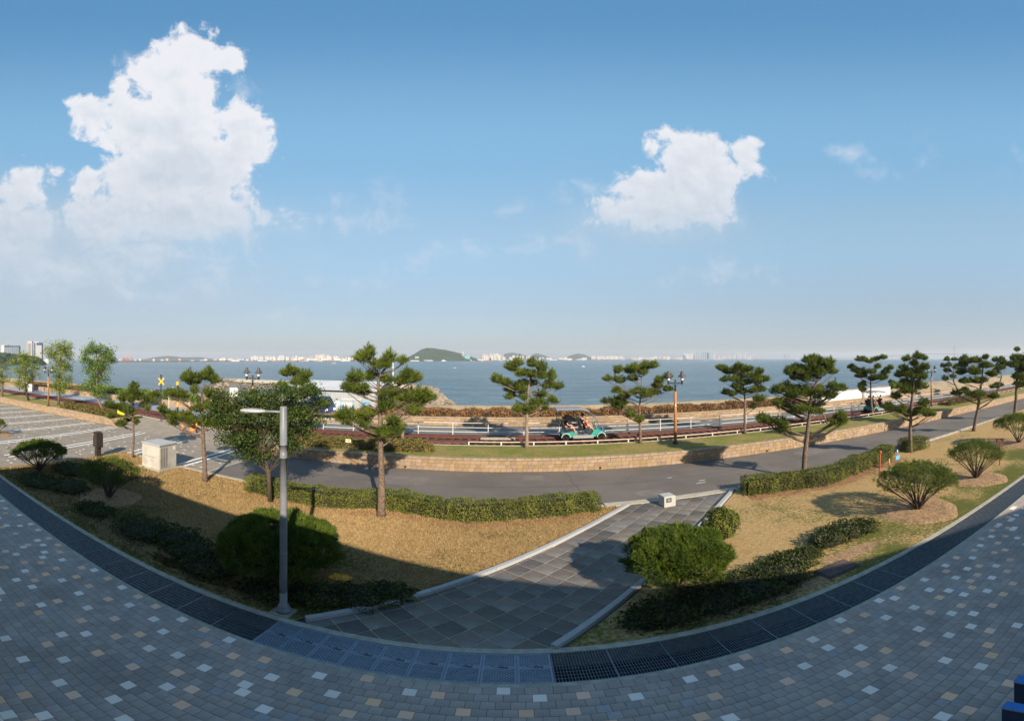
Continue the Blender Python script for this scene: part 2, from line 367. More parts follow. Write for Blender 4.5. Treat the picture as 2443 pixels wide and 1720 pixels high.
def lawn_mat(name, dry, dry2, green, gcut, scale=0.35):
    m = bpy.data.materials.new(name); m.use_nodes = True; n = m.node_tree
    b = n.nodes['Principled BSDF']; b.inputs['Roughness'].default_value = 0.95; b.inputs['Specular IOR Level'].default_value = 0.1
    g = NT(n, 'ShaderNodeNewGeometry')
    a = NT(n, 'ShaderNodeTexNoise', i_Scale=scale, i_Detail=5, i_Roughness=0.65); n.links.new(g.outputs['Position'], a.inputs['Vector'])
    c = NT(n, 'ShaderNodeTexNoise', i_Scale=9, i_Detail=6, i_Roughness=0.7); n.links.new(g.outputs['Position'], c.inputs['Vector'])
    sx = NT(n, 'ShaderNodeSeparateXYZ'); n.links.new(g.outputs['Position'], sx.inputs[0])
    # the strip next to the drain grows greener, as does the far right of the lawn
    near = M(n, 'MULTIPLY', smooth(n, sx.outputs['Y'], 10.8, 7.4), 0.16)
    right = M(n, 'MULTIPLY', M(n, 'MULTIPLY', smooth(n, sx.outputs['X'], 5.0, 15.0), smooth(n, sx.outputs['Y'], 13.0, 8.5)), 0.10)
    v = M(n, 'ADD', M(n, 'ADD', a.outputs['Fac'], M(n, 'MULTIPLY', M(n, 'SUBTRACT', c.outputs['Fac'], 0.5), 0.75)), M(n, 'ADD', near, right))
    fg = smooth(n, v, gcut-0.07, gcut+0.17)
    d = mixc(n, smooth(n, c.outputs['Fac'], 0.35, 0.65), dry, dry2)
    colr = mixc(n, fg, d, green)
    b3 = NT(n, 'ShaderNodeTexNoise', i_Scale=1.7, i_Detail=6, i_Roughness=0.75); n.links.new(g.outputs['Position'], b3.inputs['Vector'])
    colr = mixc(n, M(n, 'MULTIPLY', smooth(n, b3.outputs['Fac'], 0.50, 0.68), 0.55), colr, (0.20,0.125,0.062))
    rnd = M(n, 'ADD', 0.75, M(n, 'MULTIPLY', g.outputs['Random Per Island'], 0.5))
    hs = NT(n, 'ShaderNodeHueSaturation'); n.links.new(rnd, hs.inputs['Value']); n.links.new(colr, hs.inputs['Color'])
    n.links.new(hs.outputs[0], b.inputs['Base Color'])
    bp = NT(n, 'ShaderNodeBump', i_Strength=0.9, i_Distance=0.05); 
    c3 = NT(n, 'ShaderNodeTexNoise', i_Scale=35, i_Detail=4); n.links.new(g.outputs['Position'], c3.inputs['Vector'])
    n.links.new(c3.outputs['Fac'], bp.inputs['Height']); n.links.new(bp.outputs[0], b.inputs['Normal'])
    return m
LAWN = lawn_mat('dry_lawn', (0.40,0.28,0.13), (0.28,0.187,0.084), (0.088,0.098,0.024), 0.585)
TLAWN = lawn_mat('green_verge', (0.26,0.20,0.075), (0.20,0.165,0.055), (0.13,0.15,0.03), 0.46, 0.5)

# ---------------------------------------------------------------- the lie of the land
def T(x): return 0.70-0.30*math.exp(-((x+22)/9.0)**2)            # height of the rail terrace
def bend(x): return 0.0 if x > -30 else -0.085*(-30-x)
def xs_range(x0, x1, step=2.0):
    n = max(1, int(math.ceil((x1-x0)/step))); return [x0+(x1-x0)*i/n for i in range(n+1)]
def strip(name, x0, x1, y0, y1, mt, zf=None, dz=0.0, kind='structure', step=3.0, parent=None, zy=None):
    mb = MB(); V = []; F = []; xs = xs_range(x0, x1, step)
    for x in xs:
        for y in (y0, y1):
            z = (zf(x) if zf else 0.0)+dz
            if zy: z = zy(x, y)
            V.append((x, y+bend(x), z))
    for i in range(len(xs)-1): F.append((2*i, 2*i+2, 2*i+3, 2*i+1))
    mb.add(V, F); return mb.build(name, mt, parent, kind=kind if parent is None else None)
def wallbox(mb, x0, x1, y0, y1, zf, za, zb, step=3.0):
    """continuous wall body following the terrace"""
    xs = xs_range(x0, x1, step); V = []
    for x in xs:
        b, t = bend(x), zf(x)
        V += [(x, y0+b, t+za), (x, y1+b, t+za), (x, y1+b, t+zb), (x, y0+b, t+zb)]
    F = []
    for i in range(len(xs)-1):
        a, c = 4*i, 4*i+4
        F += [(a, c, c+3, a+3), (a+3, c+3, c+2, a+2), (a+2, c+2, c+1, a+1), (a+1, c+1, c, a)]
    F += [(0, 3, 2, 1), tuple(4*(len(xs)-1)+j for j in (0, 1, 2, 3))]
    mb.add(V, F)
Z0 = lambda x: 0.0

# ground under everything, trench left open
g = MB(); g.add([(-220,-70,-.06),(260,-70,-.06),(260,6.0,-.06),(-220,6.0,-.06)], [(0,1,2,3)])
g.add([(-220,7.2,-.06),(260,7.2,-.06),(260,36.2,-.06),(-30,36.2,-.06),(-220,20.0,-.06)], [(0,1,2,3,4)])
g.build('ground', MORTAR, kind='structure')

# ---- plaza of square concrete pavers, laid in running bond along the drain
plaza = MB().add([(-60,-40,-.022),(60,-40,-.022),(60,5.995,-.022),(-60,5.995,-.022)], [(0,1,2,3)]).build('plaza', MORTAR, kind='structure')
TS = 0.2; J = 0.0026
def near_tile(X, Y):
    k_ = int(math.floor((6.0-Y)/TS)); xo = 0.18 if k_ % 2 == 0 else 0.08
    i = int(math.floor((X-xo)/TS)); return (k_, i)
def F2(px, py, z=0.0):
    a = (px-1221.5)/1000; d = (EYE-z)/tan((py-855)/1000); return d*sin(a), d*cos(a)
wt = [(0+x/2.6075, 1100+y/2.6075) for x, y in [(10,243),(32,290),(120,330),(57,402),(238,422),(238,485),(290,524),(123,530),(91,588),(241,595),(300,568),(494,568),(412,616),(610,681),(145,691),(90,745),(410,738),(20,802),(185,792),(510,818),(775,788),(15,868),(277,884),(560,908),(815,898),(962,986),(1133,989),(391,1066),(540,1063),(1014,1060),(60,1114),(922,1160),(1412,1122),(133,1215),(389,1221),(1093,1208),(1252,1293),(1678,1317),(1965,1316),(350,1365),(774,1390),(1014,1405),(1475,1450),(1582,1384),(2040,1430),(674,1477),(1700,1538),(40,1600),(260,1605),(730,1600)]]
wt += [(700+x/2.836, 1150+y/2.836) for x, y in [(788,1412),(1422,1412),(1668,1460)]]
wt += [(1450+x/2.312, 1100+y/2.312) for x, y in [(2250,292),(2240,382),(2150,348),(2102,415),(2250,418),(2035,467),(1988,536),(2125,571),(1855,567),(1957,597),(2130,652),(1940,646),(1760,661),(1787,715),(1897,715),(1985,732),(2105,725),(1590,767),(1498,781),(1700,811),(1920,834),(2020,855),(1318,876),(1537,870),(1727,928),(2005,922),(1907,952),(1168,983),(1392,1038),(1207,1043),(2280,905),(1890,1088),(2075,1143),(1073,1144),(1567,1141),(740,1138),(1302,1183),(484,1208),(1455,1267),(168,1305),(1893,1398),(715,1408)]]
bt = [(0+x/2.6075, 1100+y/2.6075) for x, y in [(42,326),(230,387),(312,471),(115,453),(365,512),(197,520),(398,569),(540,600),(25,568),(145,640),(277,628),(371,663),(20,665),(306,698),(532,665),(497,718),(690,733),(201,750),(574,776),(867,846),(690,859),(377,861),(145,877),(975,907),(258,932),(516,985),(720,976),(1267,1055),(867,1074),(722,1085),(296,1123),(1270,1148),(601,1185),(1432,1223),(1637,1210),(812,1276),(1082,1316),(1450,1332),(1810,1412),(1165,1425),(427,1440),(123,1440),(1098,1523)]]
bt += [(700+x/2.836, 1150+y/2.836) for x, y in [(505,1320),(540,1473),(978,1433),(338,1546),(1147,1549),(1575,1568),(1965,1447),(1897,1552),(790,1605)]]
bt += [(1450+x/2.312, 1100+y/2.312) for x, y in [(2210,367),(2110,380),(2180,410),(2050,430),(2140,450),(2175,487),(2000,494),(2118,503),(1920,522),(2205,539),(2027,580),(1857,597),(2187,600),(2065,624),(2025,657),(2033,693),(2250,675),(1625,710),(1845,753),(2200,738),(1972,790),(2135,803),(1795,834),(1417,862),(1320,950),(2120,943),(1767,1004),(2107,1024),(1022,1043),(1538,1050),(2130,1080),(795,1085),(1405,1129),(617,1174),(1690,1180),(970,1230),(2235,1230),(626,1295),(1925,1288),(1188,1345),(475,1415),(2002,1395),(1520,1420)]]
special = {}
for L, c in ((wt, 'W'), (bt, 'T')):
    for px, py in L: special[near_tile(*F2(px, py))] = c
tiles = {'G': [], 'B': [], 'W': [], 'T': []}
seen_ = [F2(px, py) for px, py in wt+bt]
for k_ in range(0, 40):
    y1 = 6.0-k_*TS; yc = y1-TS/2; xo = 0.18 if k_ % 2 == 0 else 0.08
    for i in range(-125, 130):
        xc = xo+(i+0.5)*TS; d = math.hypot(xc, yc); a = abs(atan2(xc, yc))
        if a > 1.36 or d < 3.9 or d > 26: continue
        t_ = special.get((k_, i))
        if t_ is None:
            vis = a < 1.2215 and d > 5.1 and d < 14.0
            r = R.random()
            if not vis and r < 0.045: t_ = 'W'
            elif not vis and r < 0.10: t_ = 'T'
            else: t_ = 'B' if r > 0.965 else 'G'
        tiles[t_].append((xc, yc, d))
allt = [(d if d > 5.05 else d+50, t_, x, y) for t_, L in tiles.items() for x, y, d in L]
allt.sort()
pav_me = {}
def paver_geo(mb, x, y, dz=0.0):
    h = TS/2-J; q = h-0.0022
    mb.add([(x-h,y-h,-.03),(x+h,y-h,-.03),(x+h,y+h,-.03),(x-h,y+h,-.03),(x-h,y-h,-.003+dz),(x+h,y-h,-.003+dz),(x+h,y+h,-.003+dz),(x-h,y+h,-.003+dz),
            (x-q,y-q,dz),(x+q,y-q,dz),(x+q,y+q,dz),(x-q,y+q,dz)],
           [(0,1,5,4),(1,2,6,5),(2,3,7,6),(3,0,4,7),(4,5,9,8),(5,6,10,9),(6,7,11,10),(7,4,8,11),(8,9,10,11)])
PM = {'G': GREY_PAVER, 'B': BLUE_PAVER, 'W': WHITE_PAVER, 'T': TAN_PAVER}
for t_ in PM:
    mb = MB(); paver_geo(mb, 0, 0); pav_me[t_] = new_mesh('paver', mb.V, mb.F); pav_me[t_].materials.append(PM[t_])
for d, t_, x, y in allt[:298]: link('paver', pav_me[t_], None, plaza, (x, y, R.uniform(-.0015, .0015)))
for t_ in PM:
    mb = MB()
    for d, tt, x, y in allt[298:]:
        if tt == t_: paver_geo(mb, x, y, R.uniform(-.0015, .0015))
    mb.build('paver_field', PM[t_], plaza, kind='stuff')

# ---- trench drain between plaza and lawn
drain = thing('trench_drain', 'long trench drain with dark steel gratings and nine blue-grey cast panels beside the plaza', 'drain', (0, 6.58, 0))
off = (0, 6.58, 0)
MB().box(-40, 40, 6.0, 6.108, -.5, -.003).build('concrete_edge', CONCRETE, drain, off=off)
MB().box(-40, 40, 7.055, 7.215, -.5, .004).build('concrete_edge', CONCRETE, drain, off=off)
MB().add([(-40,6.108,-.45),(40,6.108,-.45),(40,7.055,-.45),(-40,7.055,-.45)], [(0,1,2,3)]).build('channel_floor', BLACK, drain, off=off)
gm = MB(); GW = 0.965; gy0, gy1 = -.465, .468
for i in range(20):
    x = -GW/2+0.012+i*(GW-0.024)/19; gm.box(x-.0022, x+.0022, gy0, gy1, -.04, -.008)
for j in range(10):
    y = gy0+0.01+j*(gy1-gy0-.02)/9; gm.box(-GW/2, GW/2, y-.0028, y+.0028, -.016, -.0065)
gm.box(-GW/2, -GW/2+.006, gy0, gy1, -.045, -.005); gm.box(GW/2-.006, GW/2, gy0, gy1, -.045, -.005)
grate_me = new_mesh('steel_grating', gm.V, gm.F); grate_me.materials.append(GALV)
for i in range(28):
    link('steel_grating', grate_me, None, drain, (0.64+GW/2+i*0.97, 0, 0))
    if i < 26: link('steel_grating', grate_me, None, drain, (-4.385-GW/2-i*0.97, 0, 0))
# cast panel with staggered slots and a plain band for the lettering
cp = MB(); PW = 0.557; hw = PW/2-.003
def bar(x0, x1, y0, y1): cp.box(x0, x1, y0, y1, -.02, -.006)
bar(-hw, -hw+.035, gy0, gy1); bar(hw-.035, hw, gy0, gy1)
ys = gy0; row = 0; n_rows = 26; rh = (gy1-gy0)/n_rows
for r_ in range(n_rows):
    y0 = gy0+r_*rh
    xa, xb = -hw+.035, hw-.035
    if r_ in (0, n_rows-1) : bar(xa, xb, y0, y0+rh); continue
    if r_ in (12, 13, 14) : 
        bar(xa, xb, y0, y0+rh); continue
    bar(xa, xb, y0, y0+rh*0.52)
    seg = (xb-xa)/6; o_ = 0 if r_ % 2 else seg/2
    xk = xa+o_
    while xk < xb-.004:
        bar(max(xa, xk-.012), min(xb, xk+.012), y0+rh*0.52, y0+rh); xk += seg
cast_me = new_mesh('cast_panel', cp.V, cp.F); cast_me.materials.append(BLUE_IRON)
fc = bpy.data.curves.new('lettering', 'FONT'); fc.body = 'ifez'; fc.size = 0.115; fc.extrude = 0.0008; fc.offset = 0.002
fo = bpy.data.objects.new('lettering_source', fc); COL.objects.link(fo)
bpy.context.view_layer.update()
let_me = bpy.data.meshes.new_from_object(fo.evaluated_get(bpy.context.evaluated_depsgraph_get()))
bpy.data.objects.remove(fo); let_me.materials.clear(); let_me.materials.append(BLACK)
sw = MB()   # the little ribbon mark in front of the letters
for i in range(14):
    t_ = i/13; x = -.13+.11*t_; y = .02*sin(t_*2*pi)
    x2 = -.13+.11*(i+1)/13; y2 = .02*sin((i+1)/13*2*pi)
    if i < 13: sw.add([(x,y-.006,0),(x2,y2-.006,0),(x2,y2+.006,0),(x,y+.006,0)], [(0,1,2,3)])
swm = new_mesh('ribbon_mark', sw.V, sw.F); swm.materials.append(BLACK)
for i in range(9):
    p = link('cast_panel', cast_me, None, drain, (-4.38+PW*(i+.5), 0, 0))
    link('lettering', let_me, None, p, (-.015, -.0, -.0045)); link('ribbon_mark', swm, None, p, (0.0, .045, -.0045))

# ---- lawns
def sheet(name, poly, z, mt, kind='structure', sub=None):
    return MB().prism(poly, 0, z, True).build(name, mt, kind=kind)
# path: kerb lines run at 45 degrees from the drain to the road
KL0, KL1 = (-3.94, 7.34), (4.45, 15.75)     # left kerb, lawn side start / road end
KR0, KR1 = (0.72, 7.22), (9.25, 15.9)
sheet('lawn', [(-21.2,7.215),(-4.10,7.215),(-3.98,7.44),(4.25,15.72),(3.9,15.85),(-14.2,15.85),(-21.2,15.9)], 0.006, LAWN)
sheet('lawn', [(0.9,7.215),(200,7.215),(200,18.0),(60,17.3),(39,16.75),(26,16.2),(9.5,15.95)], 0.006, LAWN)
def grass(name, mt, regions, n, zf=None, h=0.062):
    V = []
    pts = []
    for (test, bx) in regions:
        x = RS.uniform(bx[0], bx[1], n*4); y = RS.uniform(bx[2], bx[3], n*4)
        d = np.hypot(x, y); keep = (RS.rand(n*4) < np.clip((10.0/d)**1.6, 0, 1)) & test(x, y)
        pts.append(np.stack([x[keep], y[keep]], 1))
    p = np.concatenate(pts)[:n]; m_ = len(p); d = np.hypot(p[:,0], p[:,1])
    w = 0.0062*np.clip(d/9, 1, 4); hh = h*RS.uniform(.5, 1.3, m_)*np.clip(d/14, 1, 1.5); a = RS.uniform(0, 2*pi, m_)
    z = np.full(m_, 0.0) if zf is None else zf(p[:,0])
    base = np.stack([p[:,0], p[:,1], z], 1); dx = np.stack([np.cos(a)*w, np.sin(a)*w, np.zeros(m_)], 1)
    tip = base+np.stack([RS.normal(0, .022, m_), RS.normal(0, .022, m_), hh], 1)
    A = np.stack([base-dx, base+dx, tip], 1).reshape(-1, 3)
    return link(name, np_mesh(name, A, 3), mt, kind='stuff', label='short half-dry grass blades over the lawns', category='grass')
lawnL = lambda x, y: (y-x < 11.1+0*x)*0+((y-7.3 > 0) & ((x < -4.1) | (y-7.34 > x+4.25)) & (y < 15.8))
lawnR = lambda x, y: ((x-0.95) > (y-7.22)*0.985) & (y < 15.9)
grass('grass', LAWN, [(lambda x, y: (y > 7.25) & (y < 15.8) & (y-7.30 > x+4.15), (-21, 4, 7.25, 15.8)), (lawnR, (0.9, 27, 7.25, 15.9))], 230000)

# ---- slate path: square slabs set diagonally
path = sheet('path', [(-3.8,7.215),(0.72,7.215),(9.28,15.9),(4.45,15.8),(-3.72,7.40)], -.008, GROUT)
def clip(poly, a, b):                       # keep the part left of a->b
    out_ = []; 
    def side(p): return (b[0]-a[0])*(p[1]-a[1])-(b[1]-a[1])*(p[0]-a[0])
    for i in range(len(poly)):
        p, q = poly[i], poly[(i+1) % len(poly)]; sp, sq = side(p), side(q)
        if sp >= 0: out_.append(p)
        if sp*sq < 0:
            t_ = sp/(sp-sq); out_.append((p[0]+(q[0]-p[0])*t_, p[1]+(q[1]-p[1])*t_))
    return out_
SL = 0.515; ang = radians(47.0); ux, uy = cos(ang), sin(ang); o0 = (-.461, 8.29)
for i in range(-10, 28):
    for j in range(-10, 12):
        def pt(a_, b_): return (o0[0]+ux*a_*SL-uy*b_*SL, o0[1]+uy*a_*SL+ux*b_*SL)
        e = .010/SL
        poly = [pt(i+e, j+e), pt(i+1-e, j+e), pt(i+1-e, j+1-e), pt(i+e, j+1-e)]
        for a_, b_ in (((-30,7.222),(30,7.222)), ((0.66,7.22),(9.20,15.9)), ((4.62,15.80),(-3.76,7.40)), ((30,15.88),(-30,15.78))):
            if len(poly) >= 3:
                poly = clip(poly, a_, b_)
        if len(poly) < 3: continue
        ar = abs(sum(poly[q][0]*poly[(q+1) % len(poly)][1]-poly[(q+1) % len(poly)][0]*poly[q][1] for q in range(len(poly))))/2
        if ar < .01: continue
        cx = sum(p[0] for p in poly)/len(poly); cy = sum(p[1] for p in poly)/len(poly)
        MB().prism([(x-cx, y-cy) for x, y in poly], -.03, R.uniform(-.001, .001)).build('slab', SLATE, path).location = (cx, cy, 0)
def kerb_run(name, label, p0, p1, w, z0, z1, n, mt, cat='kerb'):
    k_ = thing(name, label, cat, (p0[0], p0[1], 0)); L = math.hypot(p1[0]-p0[0], p1[1]-p0[1]); a = atan2(p1[1]-p0[1], p1[0]-p0[0])
    seg = L/n; mb = MB().box(-seg/2+.004, seg/2-.004, -w/2, w/2, z0, z1-.008); 
    mb.box(-seg/2+.004, seg/2-.004, -w/2+.008, w/2-.008, z1-.008, z1)
    me = new_mesh('kerb_stone', mb.V, mb.F); me.materials.append(mt)
    for i in range(n):
        o = link('kerb_stone', me, None, k_, ((i+.5)*seg*cos(a), (i+.5)*seg*sin(a), R.uniform(-.002, .002))); o.rotation_euler = (0, 0, a+R.uniform(-.002,.002))
    return k_
kerb_run('granite_kerb', 'pale granite kerb along the left side of the slate path', KL0, KL1, .15, -.05, .09, 12, KERB)
kerb_run('granite_kerb', 'pale granite kerb along the right side of the slate path', KR0, KR1, .15, -.05, .09, 12, KERB)
kerb_run('road_edging', 'pale concrete edging where the slate path meets the asphalt road', (3.6, 16.08), (9.6, 16.12), .40, -.05, .012, 6, PALE_CONC, 'edging')
kerb_run('road_edging', 'low concrete edging between the left lawn and the asphalt road', (-20.9, 16.02), (3.55, 15.98), .20, -.05, .03, 24, PALE_CONC, 'edging')
kerb_run('road_edging', 'low concrete edging between the right lawn and the asphalt road', (9.65, 16.12), (39, 16.85), .28, -.05, .03, 30, PALE_CONC, 'edging')

# ---- road and parking
sheet('road', [(-14.3,16.12),(9.6,16.32),(39,17.0),(60,17.5),(220,20),(220,21.55),(-14.3,21.55)], 0.0, ASPHALT)
pk = sheet('parking_area', [(-150,-30),(-21.25,-30),(-21.25,15.9),(-20.9,16.13),(-14.31,16.13),(-14.31,21.55),(-30,21.55),(-60,19.0),(-150,11.3)], 0.0, PARK)
MB().prism([(-14.42,16.14),(-14.32,16.14),(-14.32,21.5),(-14.42,21.5)], 0, .004).build('edge_line', PALE_CONC, pk)
BAYS = [((-16.35,16.2),(-16.7,21.4)), ((-20.6,16.2),(-21.4,21.4)), ((-23.6,9),(-25.9,21.4)), ((-27.3,8),(-29.5,21.3)), ((-31.4,8),(-32.7,21.0)),
        ((-35.3,8),(-36.0,20.8)), ((-39.1,9),(-39.7,20.4)), ((-42.9,9),(-43.2,20.1)), ((-46.6,9),(-46.8,19.8)), ((-50.4,9),(-50.5,19.5)), ((-54.2,8),(-54.3,19.2))]
for (p, q) in BAYS:
    a = atan2(q[1]-p[1], q[0]-p[0]); nx, ny = -sin(a), cos(a)
    def rib(w0, w1, z): return [(p[0]+nx*w0,p[1]+ny*w0,z),(p[0]+nx*w1,p[1]+ny*w1,z),(q[0]+nx*w1,q[1]+ny*w1,z),(q[0]+nx*w0,q[1]+ny*w0,z)]
    b = MB().add(rib(.34, .15, .005), [(0,3,2,1)]); b.add(rib(-.15, -.34, .005), [(0,3,2,1)]); b.build('bay_line', WHITE_PAINT, pk)
    MB().add(rib(.145, -.145, .004), [(0,3,2,1)]).build('bay_divider', DARK_STRIP, pk)
dash = MB(); 
for i in range(0, 110):
    for j in range(0, 60):
        x = -15-i*0.62+(j % 2)*.31+R.uniform(-.12,.12); y = 2+j*.42+R.uniform(-.08,.08)
        if R.random() < .72 or y > 20.9+bend(x) or (x > -21.6 and y < 16.4) or x > -14.7: continue
        if math.hypot(x, y) > 60: continue
        dash.add([(x-.10,y-.05,.0045),(x+.10,y-.05,.0045),(x+.10,y+.05,.0045),(x-.10,y+.05,.0045)], [(0,1,2,3)])
dash.build('white_paver', WHITE_PAVER, pk, kind='stuff')
# ramp up to the crossing
strip('crossing', -29.9, -14.4, 21.55, 24.95, PARK, zy=lambda x, y: 0.0 if y < 22 else T(x)-.01)

# ---- terrace with the rail track
strip('grass_verge', -150, -30.2, 21.85, 24.95, TLAWN, T, .0)
strip('grass_verge', -14.0, 220, 21.85, 24.95, TLAWN, T, .0)
strip('rail_bed', -150, 220, 24.95, 28.05, BALLAST, T, -.05)
PROM = mat('promenade_asphalt', (0.15,0.145,0.135), 0.8, (0.125,0.12,0.112), 0.5, 0.3, 90, mottle=((0.18,0.17,0.15), 60, 0.4))
PROM2 = mat('mottled_promenade', (0.24,0.28,0.34), 0.7, (0.36,0.355,0.36), 1.1, 0.0, 90, contrast=(.40,.60), mottle=((0.12,0.15,0.20), 2.2, 0.9))  # pale blue-grey and off-white noise, mottled darker
strip('promenade', -150, -27.5, 28.05, 32.4, PROM2, T, .0)
strip('promenade', -27.5, 220, 28.05, 32.4, PROM, T, .0)
strip('shrub_bank', -150, 220, 33.0, 35.75, LEAFLIT, T, .52)
def edge_line(x0, x1, y, w, parent_name, mt):
    pass

TAR = mat('tar_seam', (0.05,0.045,0.042), 0.7, (0.04,0.036,0.034), 8); WORN = mat('worn_asphalt_patch', (0.155,0.135,0.12), 0.9, (0.125,0.11,0.098), 2, 0.5, 120)
road_ = bpy.data.objects['road']
def ragged(x0, x1, y0, y1, n=26, j=.12):
    P_ = []
    for i in range(n):
        a = 2*pi*i/n; P_.append(((x0+x1)/2+(x1-x0)/2*max(-1, min(1, 1.25*cos(a)))*R.uniform(1-j, 1), (y0+y1)/2+(y1-y0)/2*max(-1, min(1, 1.25*sin(a)))*R.uniform(1-j, 1)))
    return P_
for (x0, x1, y0, y1) in ((-6.4,-3.9,18.6,20.2),(5.2,6.5,16.6,17.5),(16,19,19.2,20.6),(0.5,1.6,19.9,20.9)):
    MB().prism(ragged(x0, x1, y0, y1), 0, .004, True).build('patch', WORN, road_)
def crack(pts, w=.012):
    m_ = MB()
    for (a, b) in zip(pts, pts[1:]):
        L = math.hypot(b[0]-a[0], b[1]-a[1]); nx, ny = -(b[1]-a[1])/L*w, (b[0]-a[0])/L*w
        m_.add([(a[0]-nx,a[1]-ny,.0045),(a[0]+nx,a[1]+ny,.0045),(b[0]+nx,b[1]+ny,.0045),(b[0]-nx,b[1]-ny,.0045)], [(0,3,2,1)])
    m_.build('crack_seal', TAR, road_)
for x in (-9.5, 2.8, 12.5, 24, 37):
    p = [(x, 16.4)]
    while p[-1][1] < 21.3: p.append((p[-1][0]+R.uniform(-.12, .12), p[-1][1]+R.uniform(.25, .5)))
    crack(p)
p = [(-13, 18.9)]
while p[-1][0] < 55: p.append((p[-1][0]+R.uniform(.5, 1.1), 18.9+R.uniform(-.05, .05)))
crack(p, .016)
for (x, y, L) in ((8.3,17.6,.5),(8.6,17.95,.35),(7.4,19.0,.25)):
    MB().add([(x,y,.0047),(x+L,y+.05,.0047),(x+L,y+.1,.0047),(x,y+.05,.0047)], [(0,1,2,3)]).build('paint_scuff', WHITE_PAINT, road_)

# ---------------------------------------------------------------- block walls
def block_wall(name, label, x0, x1, y, zf, rows, bl, bh, dep, capw, focus, single=296, capdz=.02, z_base=None, cap_len=.45):
    w = thing(name, label, 'wall', ((x0+x1)/2, y+bend((x0+x1)/2), 0)); o_ = w.location
    H = rows*bh
    base = (lambda x: 0.0) if z_base is None else z_base
    core = MB(); xs = xs_range(x0, x1, 3.0); V = []
    for x in xs: V += [(x, y+.035+bend(x), base(x)-.1), (x, y+dep+bend(x), base(x)-.1), (x, y+dep+bend(x), zf(x)-.05), (x, y+.035+bend(x), zf(x)-.05)]
    Fc = []
    for i in range(len(xs)-1):
        a, c = 4*i, 4*i+4; Fc += [(a, c, c+3, a+3), (a+3, c+3, c+2, a+2), (a+2, c+2, c+1, a+1)]
    Fc += [(0, 3, 2, 1), tuple(4*(len(xs)-1)+j for j in (0, 1, 2, 3))]
    core.add(V, Fc).build('wall_core', STONE_BACK, w, off=o_)
    blocks = []
    x = x0
    for r_ in range(rows):
        x = x0-R.uniform(0, bl*.5)
        while x < x1:
            L = bl*R.choice((.75, 1, 1, 1.3)); xa, xb = max(x, x0), min(x+L, x1); x += L
            if xb-xa > .05: blocks.append((abs((xa+xb)/2-focus), xa, xb, r_))
    blocks.sort()
    mbu = MB(); e = .012
    mbu.add([(-.5,0,0),(.5,0,0),(.5,.06,0),(-.5,.06,0),(-.5,0,1),(.5,0,1),(.5,.06,1),(-.5,.06,1)], [(0,1,5,4),(1,2,6,5),(3,0,4,7),(4,5,6,7),(0,3,2,1)])
    ume = new_mesh('block', mbu.V, mbu.F); ume.materials.append(STONE)
    far = MB()
    for n_, (d, xa, xb, r_) in enumerate(blocks):
        xc = (xa+xb)/2; b0 = base(xc); s_ = (zf(xc)-.09-b0)/H; za = b0+r_*bh*s_+.006; h = bh*s_-.010; pr = R.uniform(-.012, .012)
        yy = y+bend(xc)+pr
        if n_ < single:
            o = link('block', ume, None, w, (xc-o_[0], yy-o_[1], za)); o.scale = (xb-xa-e, 1, h); o.rotation_euler = (0, 0, .085 if xc < -30 else 0)
        else:
            far.add([(xa+e/2,yy,za),(xb-e/2,yy,za),(xb-e/2,yy+.06,za),(xa+e/2,yy+.06,za),(xa+e/2,yy,za+h),(xb-e/2,yy,za+h),(xb-e/2,yy+.06,za+h),(xa+e/2,yy+.06,za+h)],
                    [(0,1,5,4),(1,2,6,5),(3,0,4,7),(4,5,6,7)])
    if far.V: far.build('block_courses', STONE, w, off=o_, kind='stuff')
    cme = MB().box(-.5, .5, -.03, capw, 0, .095); cm = new_mesh('cap_stone', cme.V, cme.F); cm.materials.append(STONE_CAP)
    far = MB(); caps = []
    x = x0
    while x < x1-.05: caps.append((abs(x+cap_len/2-focus), x)); x += cap_len
    caps.sort()
    for n_, (d, x) in enumerate(caps):
        xc = x+cap_len/2; yy = y+bend(xc)
        if n_ < 120:
            o = link('cap_stone', cm, None, w, (xc-o_[0], yy-o_[1]+R.uniform(-.008, .008), zf(xc)-.09+capdz+R.uniform(-.003,.003))); o.scale = (cap_len-.008, 1, 1); o.rotation_euler = (0, 0, .085 if xc < -30 else 0)
        else: far.box(x+.004, x+cap_len-.004, yy-.03, yy+capw, zf(xc)-.09+capdz, zf(xc)+.005+capdz)
    if far.V: far.build('cap_course', STONE_CAP, w, off=o_, kind='stuff')
    return w
rw = block_wall('retaining_wall', 'long sandstone block retaining wall between the asphalt road and the rail terrace', -14.2, 150, 21.55, T, 3, .30, .2, .28, .30, 1.5)
block_wall('retaining_wall', 'sandstone block retaining wall along the back of the parking area', -95, -30.0, 21.55, T, 3, .30, .17, .28, .30, -33)
mb = MB(); mb.box(-30.0, -29.45, 21.45, 22.0, -.05, T(-30)+.02); mb.box(-30.05, -29.4, 21.4, 22.05, T(-30)+.02, T(-30)+.12)
mb.build('corner_pillar', STONE, bpy.data.objects['retaining_wall.001'], off=bpy.data.objects['retaining_wall.001'].location)
for x in (-5.6, 4.6, 15.0, 26.5):
    c = MB().lathe([(.055, 0), (.055, .05), (.04, .05), (.04, .01)], 10).build('drain_pipe', BLACK, rw); c.location = (x-rw.location[0], -.0, .12); c.rotation_euler = (pi/2, 0, 0)
